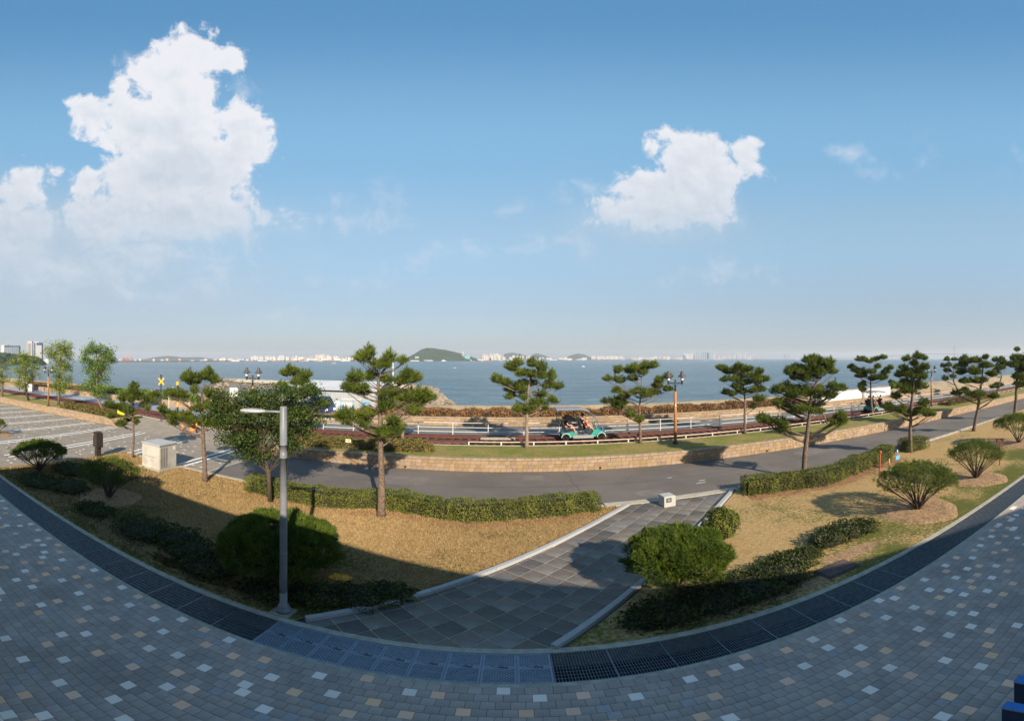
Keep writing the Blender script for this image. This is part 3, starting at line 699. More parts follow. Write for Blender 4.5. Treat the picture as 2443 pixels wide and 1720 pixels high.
# two-tier low wall on the seaward side of the promenade
low1 = lambda x: T(x)+.30; low2 = lambda x: T(x)+.62
block_wall('low_block_wall', 'lower tier of the low sandstone wall on the seaward side of the promenade', -27, 120, 32.4, low1, 1, .42, .2, .35, .20, 4, 200, z_base=T, cap_len=.8)
block_wall('low_block_wall', 'upper tier of the low sandstone wall below the russet shrubs', -14, 120, 32.75, low2, 1, .42, .2, .35, .22, 4, 200, z_base=low1, cap_len=.8)
block_wall('low_block_wall', 'low sandstone wall beside the pale mottled promenade at left', -100, -27.2, 32.4, low2, 2, .45, .25, .5, .3, -35, 260, z_base=T, cap_len=.8)

# concrete sea wall with joints
sw_ = thing('sea_wall', 'weathered sand-coloured concrete sea wall running behind the shrubs to the water', 'sea wall', (20, 36, 0))
for xa in range(-94, 160, 6):
    if -30 <= xa < -14: continue
    m_ = MB(); wallbox(m_, xa+.02, xa+5.98, 35.8, 36.25, T, -.9, 1.22 if xa < 29 or xa > 41 else 1.3)
    m_.build('wall_segment', SEAWALL, sw_, off=sw_.location)
for xa in range(-94, 161, 6):
    if -30 < xa < -14: continue
    MB().box(xa-.035, xa+.035, 35.83+bend(xa), 36.2+bend(xa), T(xa)-.5, T(xa)+1.15).build('wall_joint', STONE_BACK, sw_, off=sw_.location)
# sloping revetment below the wall, seen at the far right and left
rv = MB(); wallbox(rv, -94, 160, 36.26, 37.5, T, -3.0, -.6); rv.build('revetment', SEAWALL, kind='structure')

# whitewashed wall stretch and sandy bank to the right
mw = thing('whitewashed_wall', 'white painted sea wall stretch with peeling patches behind the second rail bike', 'wall', (36, 33.6, 0))
WW = mat('peeling_white_paint', (0.52,0.54,0.58), 0.7, (0.47,0.50,0.56), 0.6, 0.2, 20, mottle=((0.36,0.28,0.18), 1.1, 0.35))
MB().box(29.5, 42.2, 33.3, 33.75, .5, 2.35).build('wall_body', WW, mw, off=mw.location)
MB().box(29.5, 42.2, 33.26, 33.8, 2.35, 2.43).build('coping', SEAWALL, mw, off=mw.location)
MB().prism_y([(37.0,.7),(37.5,.7),(37.0,2.3),(36.6,2.3)], 33.285, 33.30).build('bare_streak', SEAWALL, mw, off=mw.location)
SAND = mat('sandy_bank', (0.26,0.21,0.14), 0.95, (0.20,0.16,0.105), 1.2, 0.5, 20)
bk = MB(); xs = xs_range(42.3, 150, 3); V = []
for x in xs: V += [(x, 33.0, T(x)+.5), (x, 34.6, T(x)+1.3), (x, 35.79, T(x)+1.6)]
bk.add(V, [(3*i+j, 3*i+3+j, 3*i+4+j, 3*i+1+j) for i in range(len(xs)-1) for j in (0, 1)])
bk.build('sandy_bank', SAND, kind='structure')

# ---------------------------------------------------------------- rail track
tr = thing('rail_track', 'rust-brown rail bike track on dark sleepers between the grass verge and the promenade', 'rail track', (0, 26.4, 0))
slm = MB().box(-.10, .10, -1.05, 1.05, 0, .075); sme = new_mesh('sleeper', slm.V, slm.F); sme.materials.append(SLEEPER)
sx_ = sorted([x*.55 for x in range(-160, 220)], key=lambda x: abs(x-2)+(abs(x+38)*.0))
farm = MB()
for n_, x in enumerate(sx_):
    if n_ < 290:
        o = link('sleeper', sme, None, tr, (x, bend(x), T(x)-.05)); o.rotation_euler = (0, 0, R.uniform(-.015, .015)+(.085 if x < -30 else 0)); o.scale = (R.uniform(.85, 1.2), R.uniform(.96, 1.04), 1)
    else: farm.box(x-.1, x+.1, 25.35+bend(x), 27.45+bend(x), T(x)-.05, T(x)+.025)
farm.build('sleeper_run', SLEEPER, tr, off=tr.location, kind='stuff')
for y in (25.65, 27.05):
    m_ = MB(); wallbox(m_, -150, 200, y-.035, y+.035, T, .025, .15); m_.build('rail', RUST, tr, off=tr.location)
for y in (25.42, 27.55):
    m_ = MB(); wallbox(m_, -150, 200, y-.06, y+.06, T, .028, .085); m_.build('guard_timber', SLEEPER, tr, off=tr.location)
m_ = MB(); wallbox(m_, -150, 200, 27.93, 28.04, T, -.05, .10); m_.build('edge_timber', RUST, tr, off=tr.location)
m_ = MB(); wallbox(m_, -150, 200, 24.95, 25.03, T, -.05, .03); m_.build('edge_strip', CONCRETE, tr, off=tr.location)
MB().box(-1.1, 1.1, -.3, .3, 0, .05).build('cable_trough_lid', PALE_CONC, tr).location = (-.9, .35, T(0)+.09)

def post_rail(name, label, x0, x1, y, zf, step, post, rails, mt_p, mt_r, cat, r_=.022, gap=None, pr=.03):
    f = thing(name, label, cat, ((x0+x1)/2, y, 0)); o_ = f.location
    pm = MB().tube([(0,0,0),(0,0,post)], pr, 6); pm.lathe([(pr*1.4,0),(pr*1.4,.02)], 6); me = new_mesh('post', pm.V, pm.F); me.materials.append(mt_p)
    x = x0
    while x <= x1:
        link('post', me, None, f, (x-o_[0], bend(x), zf(x))); x += step
    xs = xs_range(x0, x1, step)
    for h in rails:
        MB().tube([(x, y+bend(x), zf(x)+h) for x in xs], r_, 6).build('rail', mt_r, f, off=o_)
    return f
post_rail('white_fence', 'white three-rail metal fence between the rail track and the grey promenade', -13.6, 110, 28.15, T, 2.4, .95, (.28, .58, .90), WHITE_METAL, WHITE_METAL, 'fence')
post_rail('white_fence', 'thin grey railing beside the pale mottled promenade at left', -93, -30.5, 28.15, T, 2.4, .95, (.5, .90), POLE_GREY, GALV, 'fence', .012, pr=.02)
post_rail('guard_rail', 'low cream pipe rail on short posts along the near side of the track', -2.6, 110, 25.1, T, 1.95, .20, (.21,), WHITE_METAL, CREAM_METAL, 'guard rail', .032, pr=.045)

# ---------------------------------------------------------------- the building the picture is taken from
HB = 7.5; L_ = HB/tan(SUN_EL); ox, oy = L_*0.3827, -L_*0.9239
roofline = [(-20.6+ox, 13.0+oy), (-14.75+ox, 12.6+oy), (-5.2+ox, 11.75+oy), (1.83+ox, 9.75+oy), (10.95+ox, 7.0+oy), (15.2+ox, 5.6+oy), (17.5+ox, 4.9+oy)]
PLAS = mat('pale_render', (0.55,0.53,0.50), 0.8, (0.48,0.46,0.43), 1.5)
b_ = MB().prism(roofline+[(roofline[-1][0]+4, -30), (-20.6+ox, -30)], 0, HB)
bo = b_.build('building', PLAS, kind='structure')

# ---------------------------------------------------------------- vegetation
def unit(v): return v/np.maximum(np.linalg.norm(v, axis=1, keepdims=True), 1e-9)
def needle_tris(p, axis, k, length, width, spread):
    n = len(p); A = np.repeat(unit(axis), k, 0); Pp = np.repeat(p, k, 0)
    d = unit(A+RS.normal(0, spread, A.shape)); L = length*RS.uniform(.6, 1.15, (n*k, 1))
    b = Pp+A*RS.uniform(0, length*.9, (n*k, 1)); s = unit(np.cross(d, RS.normal(0, 1, A.shape)))*width
    return np.stack([b-s, b+s, b+d*L], 1).reshape(-1, 3)
def leaf_quads(p, size, nrm=None, flat=0.8):
    n = len(p); N = RS.normal(0, 1, (n, 3)) if nrm is None else unit(nrm)+RS.normal(0, flat, (n, 3))
    N = unit(N); u = unit(np.cross(N, RS.normal(0, 1, (n, 3)))); v = np.cross(N, u); s = size*RS.uniform(.6, 1.3, (n, 1))
    return np.stack([p-u*s, p+v*s*.5, p+u*s, p-v*s*.5], 1).reshape(-1, 3)
def blob_points(c, r, n, shell=0.5):
    d = unit(RS.normal(0, 1, (n, 3))); q = (shell+(1-shell)*RS.rand(n, 1))
    return np.array(c)+d*q*np.array(r), d

def at(px, py, d): 
    a = (px-1221.5)/1000; return (d*sin(a), d*cos(a), EYE-d*tan((py-855)/1000))
def pine(label, base, zg, trunk, pads, r0=.11, needles=NEEDLE, group=None, dens=1.0, depth=.55, bark=BARK, cat='pine tree', tlen=.19):
    """base (x,y); trunk: list of (u,z) across the line of sight; pads: (u,z,ru,rz) foliage clouds, metres from the base"""
    X, Y = base; d0 = math.hypot(X, Y); ax = (Y/d0, -X/d0); ay = (X/d0, Y/d0)      # across, away
    t = thing('pine_tree', label, cat, (X, Y, zg), group=group)
    H = max(z for _, z in trunk); rr = R.Random if False else R
    tp = [(ax[0]*u, ax[1]*u, z) for u, z in trunk]
    fine = []
    for i in range(len(tp)-1):
        for q in range(4):
            f = q/4; fine.append(tuple(tp[i][k]+(tp[i+1][k]-tp[i][k])*f+(R.uniform(-.012,.012) if k < 2 else 0) for k in range(3)))
    fine.append(tp[-1])
    rads = [r0*(1.25 if i == 0 else 1.0)*(1-.68*min(1, p[2]/(H+.01)))*R.uniform(.93, 1.07) for i, p in enumerate(fine)]
    MB().tube(fine, rads, 9).build('trunk', bark, t, True)
    br = MB(); N = []; 
    for i, (u, z, ru, rz) in enumerate(pads):
        w = R.uniform(-1, 1)*depth*(1.0 if abs(u) < .9 else .6)+(0.0)
        c = np.array((ax[0]*u+ay[0]*w, ax[1]*u+ay[1]*w, z)); rd = max(ru, .22)*R.uniform(.85, 1.2)
        # branch from the trunk, rising into the cloud
        za = min(max(z-abs(u)*.45-.1, H*.22), H-.05); k = min(range(len(fine)), key=lambda q: abs(fine[q][2]-za)); a = fine[k]
        mid = (a[0]*.5+c[0]*.5+R.uniform(-.06,.06), a[1]*.5+c[1]*.5+R.uniform(-.06,.06), a[2]*.55+(c[2]-rz*.6)*.45+R.uniform(-.06,.04))
        rb = max(.014, rads[k]*.38)
        br.tube([a, mid, (c[0], c[1], c[2]-rz*.35)], [rb, rb*.75, rb*.35], 5, False)
        for q in range(5):
            e = R.uniform(0, 2*pi); f = R.uniform(.4, .85)
            br.tube([(c[0], c[1], c[2]-rz*.4), (c[0]+ax[0]*ru*f*cos(e)+ay[0]*rd*f*sin(e), c[1]+ax[1]*ru*f*cos(e)+ay[1]*rd*f*sin(e), c[2]-rz*.1)], [rb*.35, .006], 4, False)
        n = int(dens*(28+112*ru*rz/0.09*(.5+rd)))
        # tufts: upright shoots over the cloud's upper side, some hanging at its rim
        loc, dr = blob_points((0,0,0), (1,1,1), n, .45)
        hold_ = np.sin(loc[:,0]*7+i*2.3)*np.cos(loc[:,1]*6+i)+np.sin(loc[:,2]*5+i*1.1)*.6 > -.75; loc, dr = loc[hold_], dr[hold_]; n = len(loc)
        loc[:,2] = loc[:,2]*np.where(loc[:,2] < 0, .55, 1.0)
        wob = 1+.25*np.sin(loc[:,0:1]*9+i)*np.cos(loc[:,1:2]*8+z*3)
        loc = loc*wob
        pw = c+np.outer(loc[:,0]*ru, (ax[0],ax[1],0))+np.outer(loc[:,1]*rd, (ay[0],ay[1],0))+np.outer(loc[:,2]*rz, (0,0,1))
        axis = np.stack([dr[:,0]*ax[0]+dr[:,1]*ay[0], dr[:,0]*ax[1]+dr[:,1]*ay[1], np.abs(dr[:,2])*.4+.75], 1)
        N.append(needle_tris(pw, axis, 8, tlen, .0085*max(1, d0/17), .62))
        sh_ = RS.rand(n) < .16; q_ = pw[sh_]+np.array((0,0,1.))*RS.uniform(.02, .16, (sh_.sum(), 1))
        N.append(needle_tris(q_, np.tile([0,0,1.], (len(q_), 1))+RS.normal(0, .25, (len(q_), 3)), 12, tlen*.85, .009*max(1, d0/17), .42))
    br.build('branches', bark, t, True)
    me = np_mesh('needles', np.concatenate(N), 3); link('needles', me, needles, t)
    return t
def pads_px(px0, d, zg, L):
    out_ = []
    for (px, py, rx, ry) in L:
        u, z, ru, rz = (px-px0)/1000*d, EYE-d*tan((py-855)/1000)-zg, rx/1000*d, ry/1000*d
        out_.append((u, z, ru*.86, rz*1.0))
        for q in range(2):      # side lobes break the outline of every cloud
            e = R.uniform(0, 2*pi); out_.append((u+cos(e)*ru*.72, z+sin(e)*rz*.5+rz*.12, ru*R.uniform(.38,.55), rz*R.uniform(.55,.85)))
    return out_
def pine_px(label, base, zg, trunk, pads, **kw):
    d = math.hypot(*base); px0 = 1221.5+1000*atan2(*base)
    tr_ = [((px-px0)/1000*d, EYE-d*tan((py-855)/1000)-zg) for px, py in trunk]
    tr_[0] = (0.0, -.05)
    return pine(label, base, zg, tr_, pads_px(px0, d, zg, pads), **kw)

GP = 'young pines trained into cloud shapes along the road and the rail terrace'
pine_px('tallest pine at centre left with thick bare trunk rising in front of the long hedge', (-4.67,14.45), 0,
 [(911,1229),(910,1150),(908,1040),(906,960),(902,920),(903,893)],
 [(869,862,17,17),(882,850,10,12),(929,863,15,16),(918,875,9,9),(900,878,14,12),(957,867,8,6),(848,910,17,16),(842,932,20,15),(862,936,18,17),(884,904,12,10),(926,912,12,9),(960,912,20,13),(989,907,18,13),(973,902,14,12),(924,941,15,10),
  (981,954,28,15),(1018,954,20,13),(1005,943,14,10),(921,975,15,14),(938,960,12,9),(830,1006,25,20),(815,1000,14,12),(866,1009,16,22),(882,996,14,10),(893,1040,22,10),(915,1036,16,12),(937,1035,18,13),(952,1028,10,8),(931,1006,14,6),(989,983,16,11)],
 r0=.155, group=GP, depth=.45, dens=1.05)
pine_px('pine with a flat umbrella top standing right of the beige cabinet', (-13.2,14.7), 0,
 [(490,1150),(487,1080),(483,1010),(482,960),(482,930)],
 [(453,906,15,12),(441,909,8,8),(474,904,18,12),(498,901,16,13),(511,909,13,10),(462,918,14,7),(409,943,12,8),(425,943,16,9),(443,947,12,8),(494,939,7,8),(464,937,5,6),(390,981,9,8),(401,996,13,14),(411,1011,12,13),(424,999,16,15),(445,1001,14,11),(460,1006,14,9),(472,980,12,9),(487,1013,16,10),(504,1011,14,9),(506,951,14,8),(527,951,14,8),(501,975,12,11)],
 r0=.13, group=GP, depth=.4)
pine_px('small thin-stemmed pine between the black meter post and the beige cabinet', (-19.5,15.3), 0,
 [(320,1092),(319,1040),(317,990),(318,940)],
 [(321,928,11,8),(318,942,14,9),(330,950,14,9),(308,953,14,10),(292,953,12,13),(305,980,16,11),(290,975,12,10),(259,969,12,8),(270,975,10,8),(359,955,15,11),(370,947,8,7),(348,974,10,9),(286,1015,12,8),(326,1009,6,5),(265,996,9,5)],
 r0=.09, group=GP, needles=NEEDLE_D, depth=.5, dens=.8)
pine_px('pine whose crown rises above the broad leafy tree', (-13.0,23.2), T(-13),
 [(707,1010),(707,960),(706,915)],
 [(681,894,16,9),(693,885,8,8),(707,895,13,13),(733,897,12,12),(712,915,16,12),(673,925,14,9),(726,912,12,10),(740,930,14,10),(690,940,16,10)], r0=.09, group=GP, needles=NEEDLE_D)
pine_px('slim pale-trunked pine just right of the tallest pine', (-6.6,24.5), T(-6),
 [(961,1058),(963,1010),(962,970),(958,945)],
 [(958,952,13,9),(975,946,14,10),(1007,951,13,11),(1025,951,10,9),(978,968,15,9),(957,972,12,9),(999,967,14,9),(945,938,9,8),(1015,962,9,7),(990,985,12,7)], r0=.10, group=GP, bark=BARK3)
pine_px('round-crowned pine on the verge left of the rail bike with an umbrella', (.85,24.45), .7,
 [(1256,1068),(1257,1020),(1257,985),(1260,930),(1268,890)],
 [(1187,907,10,13),(1204,918,14,9),(1217,878,13,13),(1238,870,10,12),(1270,868,13,13),(1293,878,12,13),(1246,894,16,11),(1267,894,14,11),(1288,899,14,11),(1317,902,9,13),(1330,925,14,8),(1304,923,16,9),(1262,920,16,11),(1236,923,12,8),(1215,933,14,9),(1246,933,12,8),(1293,946,14,8),(1251,949,12,7),(1215,951,12,6),(1283,962,15,8),(1317,959,13,8),(1236,978,13,8),(1257,980,12,9),(1278,972,10,8),(1301,975,6,6)], r0=.12, group=GP, bark=BARK3, depth=.7)
pine_px('open-crowned pine leaning left of the two-lantern timber lamp', (7.8,24.65), .7,
 [(1528,1057),(1526,1010),(1526,970),(1530,930),(1530,900)],
 [(1447,907,9,6),(1474,886,11,9),(1479,910,15,9),(1500,889,12,9),(1515,878,11,9),(1528,889,16,11),(1544,878,14,9),(1562,876,9,9),(1508,907,12,8),(1570,912,9,8),(1568,923,11,9),(1562,941,15,8),(1591,933,9,5),(1542,944,15,8),(1528,936,10,6),(1474,936,10,7),(1492,949,13,8),(1468,962,12,8),(1474,972,13,8),(1487,962,10,8),(1445,962,9,5),(1508,941,8,6),(1508,991,10,8),(1526,1004,10,7),(1589,902,10,5)], r0=.10, group=GP, depth=.6)
pine_px('Y-forked pine on the verge right of the two-lantern timber lamp', (15.4,24.8), .7,
 [(1775,1034),(1777,990),(1777,950),(1772,920)],
 [(1723,881,12,7),(1735,890,9,7),(1764,876,9,8),(1748,889,12,9),(1781,886,15,9),(1811,889,8,8),(1802,900,14,8),(1772,900,15,9),(1734,908,12,7),(1753,908,12,8),(1824,908,10,7),(1802,913,14,8),(1781,916,12,7),(1756,927,12,8),(1772,937,14,7),(1794,935,10,6),(1816,932,14,8),(1729,940,9,6),(1748,942,9,6),(1816,955,14,9),(1798,975,7,5)], r0=.11, group=GP, depth=.7, needles=NEEDLE_D)
pine_px('large crooked pine behind the near end of the right-hand hedge', (13.15,15.75), 0,
 [(1919,1142),(1920,1090),(1927,1025),(1932,980),(1935,945),(1940,925),(1952,905)],
 [(1947,862,14,8),(1922,864,8,5),(1900,881,15,7),(1887,894,12,8),(1912,886,10,8),(1933,881,16,11),(1960,870,16,11),(1976,873,14,14),(1963,889,20,13),(1938,897,18,11),(1989,892,8,4),(1917,908,12,7),(1900,905,12,7),(1849,938,14,9),(1876,932,17,13),(1892,938,18,13),(1884,950,14,9),(1911,932,17,9),(1922,943,16,9),(1949,938,14,11),(1985,927,15,8),(2001,930,15,10),(1979,949,14,11),(1868,976,15,8),(1860,966,12,8),(1887,987,12,9),(1911,979,16,11),(1938,976,17,11),(1944,989,12,9),(1835,1008,19,9),(1818,1002,11,7),(1865,1011,17,13),(1870,1025,16,11),(2004,998,13,11),(2006,1012,15,11),(1989,1008,10,6)],
 r0=.15, group=GP, depth=.55, needles=NEEDLE_D)
pine_px('wide fan-shaped pine on the verge by the second rail bike', (29.3,25.2), .7,
 [(2079,991),(2078,950),(2077,915),(2078,890)],
 [(2054,859,12,7),(2030,878,9,5),(2043,886,12,7),(2057,889,13,8),(2073,864,7,6),(2090,859,8,5),(2106,856,8,5),(2057,899,12,7),(2079,889,11,6),(2095,878,6,6),(2103,905,13,9),(2114,889,9,8),(2125,880,5,5),(2081,905,11,6),(2057,921,10,7),(2058,932,8,5)], r0=.13, group=GP, depth=.9, needles=NEEDLE_D)
pine_px('dense layered pine at the far end of the right-hand hedge', (21.4,15.3), 0,
 [(2171,1079),(2172,1020),(2175,960),(2180,910),(2182,870)],
 [(2163,859,10,5),(2188,853,10,6),(2201,857,8,6),(2182,870,10,7),(2158,881,10,6),(2207,881,9,7),(2190,886,12,7),(2169,897,20,9),(2190,902,22,11),(2147,897,10,8),(2169,916,17,9),(2196,927,20,11),(2169,935,20,11),(2155,927,10,9),(2136,949,14,7),(2201,965,12,9),(2122,976,17,9),(2147,981,17,10),(2174,990,19,10),(2201,981,18,11),(2217,992,11,7)], r0=.14, group=GP, needles=NEEDLE_D, depth=.6)
pine_px('tall pine on the lawn edge right of the double lamp, with a low side branch', (30.5,15.5), 0,
 [(2324,1029),(2330,990),(2338,940),(2344,890),(2346,865)],
 [(2299,859,10,7),(2294,872,13,9),(2313,864,15,7),(2332,862,13,8),(2351,856,7,5),(2294,889,15,9),(2324,889,17,11),(2354,875,17,8),(2365,894,10,7),(2305,911,15,7),(2335,913,18,9),(2321,943,16,6),(2280,940,13,7),(2337,943,15,6),(2370,949,14,7),(2299,935,12,6)], r0=.16, group=GP, needles=NEEDLE_D, depth=.8)
pine_px('dark pine at the right edge of the view', (38.9,15.2), 0,
 [(2423,998),(2424,950),(2426,900),(2428,850)],
 [(2427,837,5,4),(2422,856,11,9),(2437,859,15,12),(2419,873,13,10),(2440,883,20,14),(2433,902,17,11),(2437,918,15,9)], r0=.2, group=GP, needles=NEEDLE_D, depth=.9)
pine_px('slender distant pine left of the tall lawn-edge pine', (50,27.2), .7,
 [(2279,947),(2275,910),(2276,870)],
 [(2258,859,8,5),(2277,859,7,5),(2250,875,6,5),(2264,873,9,5),(2279,878,8,6),(2262,885,9,6),(2256,905,7,6),(2275,900,8,5)], r0=.14, group=GP, needles=NEEDLE_D, depth=.9, dens=.6)
pine_px('distant bushy pine on the verge near the right edge', (55.5,24.5), .7,
 [(2392,940),(2389,900),(2388,865)],
 [(2373,859,8,7),(2389,862,12,8),(2386,878,15,8),(2375,889,13,7),(2402,870,10,8),(2367,897,10,6),(2381,921,12,7),(2367,924,8,5)], r0=.14, group=GP, needles=NEEDLE_D, depth=.9, dens=.6)
pine_px('small pine half hidden behind the large crooked pine', (23.1,24.6), .7,
 [(1952,1005),(1950,960),(1948,930)],
 [(1955,930,10,7),(1962,943,10,7),(1950,950,9,6),(1958,965,9,8),(1946,975,8,7),(1956,985,10,7)], r0=.08, group=GP, needles=NEEDLE_D, depth=.5)
pine_px('low young pine growing at the sea wall right of the white wall', (47,34.0), 1.9,
 [(2131,925),(2131,915)], [(2131,916,9,6),(2125,912,5,4)], r0=.07, group=GP, needles=NEEDLE_D, dens=.5)

def leafy(name, label, cat, base, zg, trunk, blobs, leafm, size, per, r0, bark, group=None, depth=None):
    X, Y = base; d0 = math.hypot(X, Y); px0 = 1221.5+1000*atan2(X, Y)
    ax = np.array((Y/d0, -X/d0, 0)); ay = np.array((X/d0, Y/d0, 0))
    t = thing(name, label, cat, (X, Y, zg), group=group)
    cv = lambda px, py: ((px-px0)/1000*d0, EYE-d0*tan((py-855)/1000)-zg)
    tp = [cv(*q) for q in trunk]; tp[0] = (0, -.05)
    tp3 = [tuple(ax*u+np.array((0,0,z))) for u, z in tp]
    MB().tube(tp3, [r0*(1-.7*i/(len(tp3)-1)) for i in range(len(tp3))], 9).build('trunk', bark, t, True)
    br = MB(); Lf = []
    for (px, py, rx, ry) in blobs:
        u, z = cv(px, py); gr_ = 1.12 if d0 > 30 else 1.0; ru, rz = rx/1000*d0*gr_, ry/1000*d0*gr_; dp = depth or ru
        nsub = 5
        for q in range(nsub):
            w = R.uniform(-1, 1)*dp*.9; uu = u+R.uniform(-.5, .5)*ru; zz = z+R.uniform(-.5, .5)*rz
            c = ax*uu+ay*w+np.array((0,0,zz)); k = min(range(len(tp3)), key=lambda i: abs(tp3[i][2]-(zz-.9)))
            a = tp3[k]; mid = [(a[i]+c[i])/2+R.uniform(-.08,.08) for i in range(3)]
            br.tube([a, mid, c], [r0*.22, r0*.13, .008], 4, False)
            for e in range(4):
                c2 = c+np.array([R.uniform(-1,1)*ru*.7, R.uniform(-1,1)*ru*.7, R.uniform(-.7,.9)*rz*.8])
                br.tube([tuple((np.array(mid)+c)/2), tuple(c2)], [.01, .004], 3, False)
            n = int(per*(.62 if d0 > 30 else 1)*rx*ry/900.0)
            pts = c+RS.normal(0, 1, (n, 3))*np.array((ru*.36, ru*.36, rz*.36))
            # group leaves into twigs
            tw = c+RS.normal(0, 1, (max(4, n//14), 3))*np.array((ru*.42, ru*.42, rz*.42))
            idx = RS.randint(0, len(tw), n); pts = tw[idx]+RS.normal(0, size*1.9, (n, 3))
            Lf.append(leaf_quads(pts, size, np.tile([0,0,1.0], (n,1)), 1.0))
    br.build('branches', bark, t, True)
    link('leaves', np_mesh('leaves', np.concatenate(Lf), 4), leafm, t)
    return t
leafy('broadleaf_tree', 'broad dense green leafy tree behind the grey street lamp', 'tree', (-9.16,14.1), 0,
 [(647,1197),(640,1130),(628,1080),(630,1030),(640,980)],
 [(540, 965, 38, 23), (590, 949, 43, 22), (650, 941, 46, 22), (715, 941, 43, 20), (755, 937, 21, 14), (535, 1005, 36, 27), (590, 993, 52, 28), (655, 989, 66, 33), (720, 985, 46, 28), (768, 961, 17, 12), (560, 1045, 38, 23), (610, 1041, 52, 27), (670, 1037, 48, 27), (720, 1025, 30, 20), (600, 1077, 38, 19), (640, 1085, 34, 17), (690, 1061, 27, 16), (505, 981, 15, 17), (775, 965, 14, 10), (500, 995, 14, 12), (520, 940, 16, 10)],
 LEAF, .052, 330, .12, BARK2)
GD = 'light green young broadleaf trees on the left terrace'
leafy('broadleaf_tree', 'tall green leafy tree right of its yellow-green neighbour by the parking area', 'tree', (-32.6,22.4), T(-32), [(233,990),(232,950),(231,900),(230,840)],
 [(221,832,14,14),(206,838,13,12),(240,838,15,12),(262,842,12,12),(212,855,16,12),(245,856,20,14),(268,860,8,10),(228,875,20,12),(212,885,12,10),(245,885,14,12),(230,905,18,13),(248,900,10,8),(218,915,12,9),(225,928,26,9),(250,925,16,9),(198,925,10,6),(235,940,14,8)], LEAF_G, .085, 900, .13, BARK3, GD)
leafy('broadleaf_tree', 'tall yellow-green leafy tree right of the left-hand timber lamp', 'tree', (-41.9,22.3), T(-41), [(142,966),(142,920),(143,870),(144,835)],
 [(140,826,16,11),(160,828,14,10),(122,834,14,11),(150,845,20,12),(125,852,14,10),(168,848,9,10),(142,868,22,13),(120,880,9,8),(160,880,12,10),(142,895,16,12),(150,915,20,11),(132,920,16,9),(165,905,10,8),(140,932,16,7)], LEAF_Y, .095, 900, .15, BARK3, GD)
leafy('broadleaf_tree', 'spreading olive-green leafy tree left of the left-hand timber lamp', 'tree', (-48.2,21.4), T(-48), [(60,955),(60,925),(61,890),(62,870)],
 [(55,850,16,10),(75,856,12,8),(38,862,14,8),(60,872,22,11),(85,878,12,6),(40,885,16,7),(62,892,16,9),(80,893,12,6),(55,908,20,8),(72,903,10,6),(40,917,12,6),(62,925,10,7)], LEAF_Y, .095, 950, .16, BARK2, GD)
leafy('broadleaf_tree', 'yellow-green tree cut off by the left edge of the view', 'tree', (-54.8,20.3), T(-55), [(7,945),(6,915),(4,880)],
 [(0,868,16,10),(14,878,10,8),(0,890,14,10),(12,905,12,10),(0,915,12,9),(-12,880,12,12),(-14,905,12,12)], LEAF_Y, .095, 900, .15, BARK3, GD)

def trained_shrub(label, base, R0, H, n_st, leafm=NEEDLE_D, cover=1.0, mulch=1.35, open_=True, lean=0.0):
    """many stems fanning from one foot into a flat dome of short needles"""
    t = thing('trained_pine_shrub', label, 'shrub', (base[0], base[1], 0), group='multi-stemmed umbrella pine shrubs on the lawns')
    br = MB(); tips = []
    for i in range(n_st):
        a = 2*pi*i/n_st+R.uniform(-.2, .2); rr_ = R0*sqrt(R.uniform(.08, .95)); ztop = H*(.95-.33*(rr_/R0)**2)-.12
        p0 = (cos(a)*.05, sin(a)*.05, .02); p1 = (cos(a+.15)*rr_*.28, sin(a+.15)*rr_*.28, ztop*.33); p2 = (cos(a)*rr_*.7, sin(a)*rr_*.7, ztop*.70); p3 = (cos(a)*rr_, sin(a)*rr_, ztop)
        br.tube([p0, p1, p2, p3], [.036, .026, .017, .008], 5, False)
        for q in range(7):
            f = R.uniform(.45, .95); m_ = [p1[k]+(p3[k]-p1[k])*f for k in range(3)]; a2 = a+R.uniform(-1.1, 1.1)
            e = (m_[0]+cos(a2)*R0*.30, m_[1]+sin(a2)*R0*.30, m_[2]+R.uniform(.10, .3)); br.tube([m_, e], [.010, .004], 4, False); tips.append(e)
        tips.append(p3)
    br.build('stems', BARK2, t, True)
    n = int(1500*cover*R0*R0)
    a = RS.uniform(0, 2*pi, n); r_ = R0*np.sqrt(RS.rand(n))*1.04; lump = .08*np.sin(a*5+r_*7)+.05*np.sin(a*11-r_*13)
    z = H*(.98-.30*(r_/R0)**2)+lump-np.abs(RS.normal(0, H*.06, n))
    p = np.stack([np.cos(a)*r_, np.sin(a)*r_, z], 1); tp_ = np.array(tips); tp_ = tp_[tp_[:,2] > H*.52]; tp_ = np.repeat(tp_, 7, 0)+RS.normal(0, .07, (len(tp_)*7, 3)); p = np.concatenate([p, tp_])
    axv = np.stack([p[:,0]*.5, p[:,1]*.5, np.full(len(p), 1.0)], 1)
    link('needles', np_mesh('needles', needle_tris(p, axv, 9, .085, .006, .7), 3), leafm, t)
    if mulch:
        mm = MB(); n_ = 36; V = [(0,0,.05)]
        for j, (f, z_) in enumerate(((.35,.06),(.7,.045),(.9,.06),(1.0,.008))):
            for i in range(n_):
                e = 2*pi*i/n_; rj = mulch*f*(1+.05*sin(3*e+base[0])+.03*sin(7*e)); V.append((cos(e)*rj, sin(e)*rj, z_))
        Fc = [(0, 1+i, 1+(i+1) % n_) for i in range(n_)]
        for j in range(3): Fc += [(1+j*n_+i, 1+(j+1)*n_+i, 1+(j+1)*n_+(i+1) % n_, 1+j*n_+(i+1) % n_) for i in range(n_)]
        mm.add(V, Fc).build('mulch_ring', MULCH, t, True)
    return t
trained_shrub('open multi-stemmed umbrella shrub nearest the drain on the right lawn', (13.1,9.0), 1.46, 1.95, 26, cover=.8, mulch=1.55)
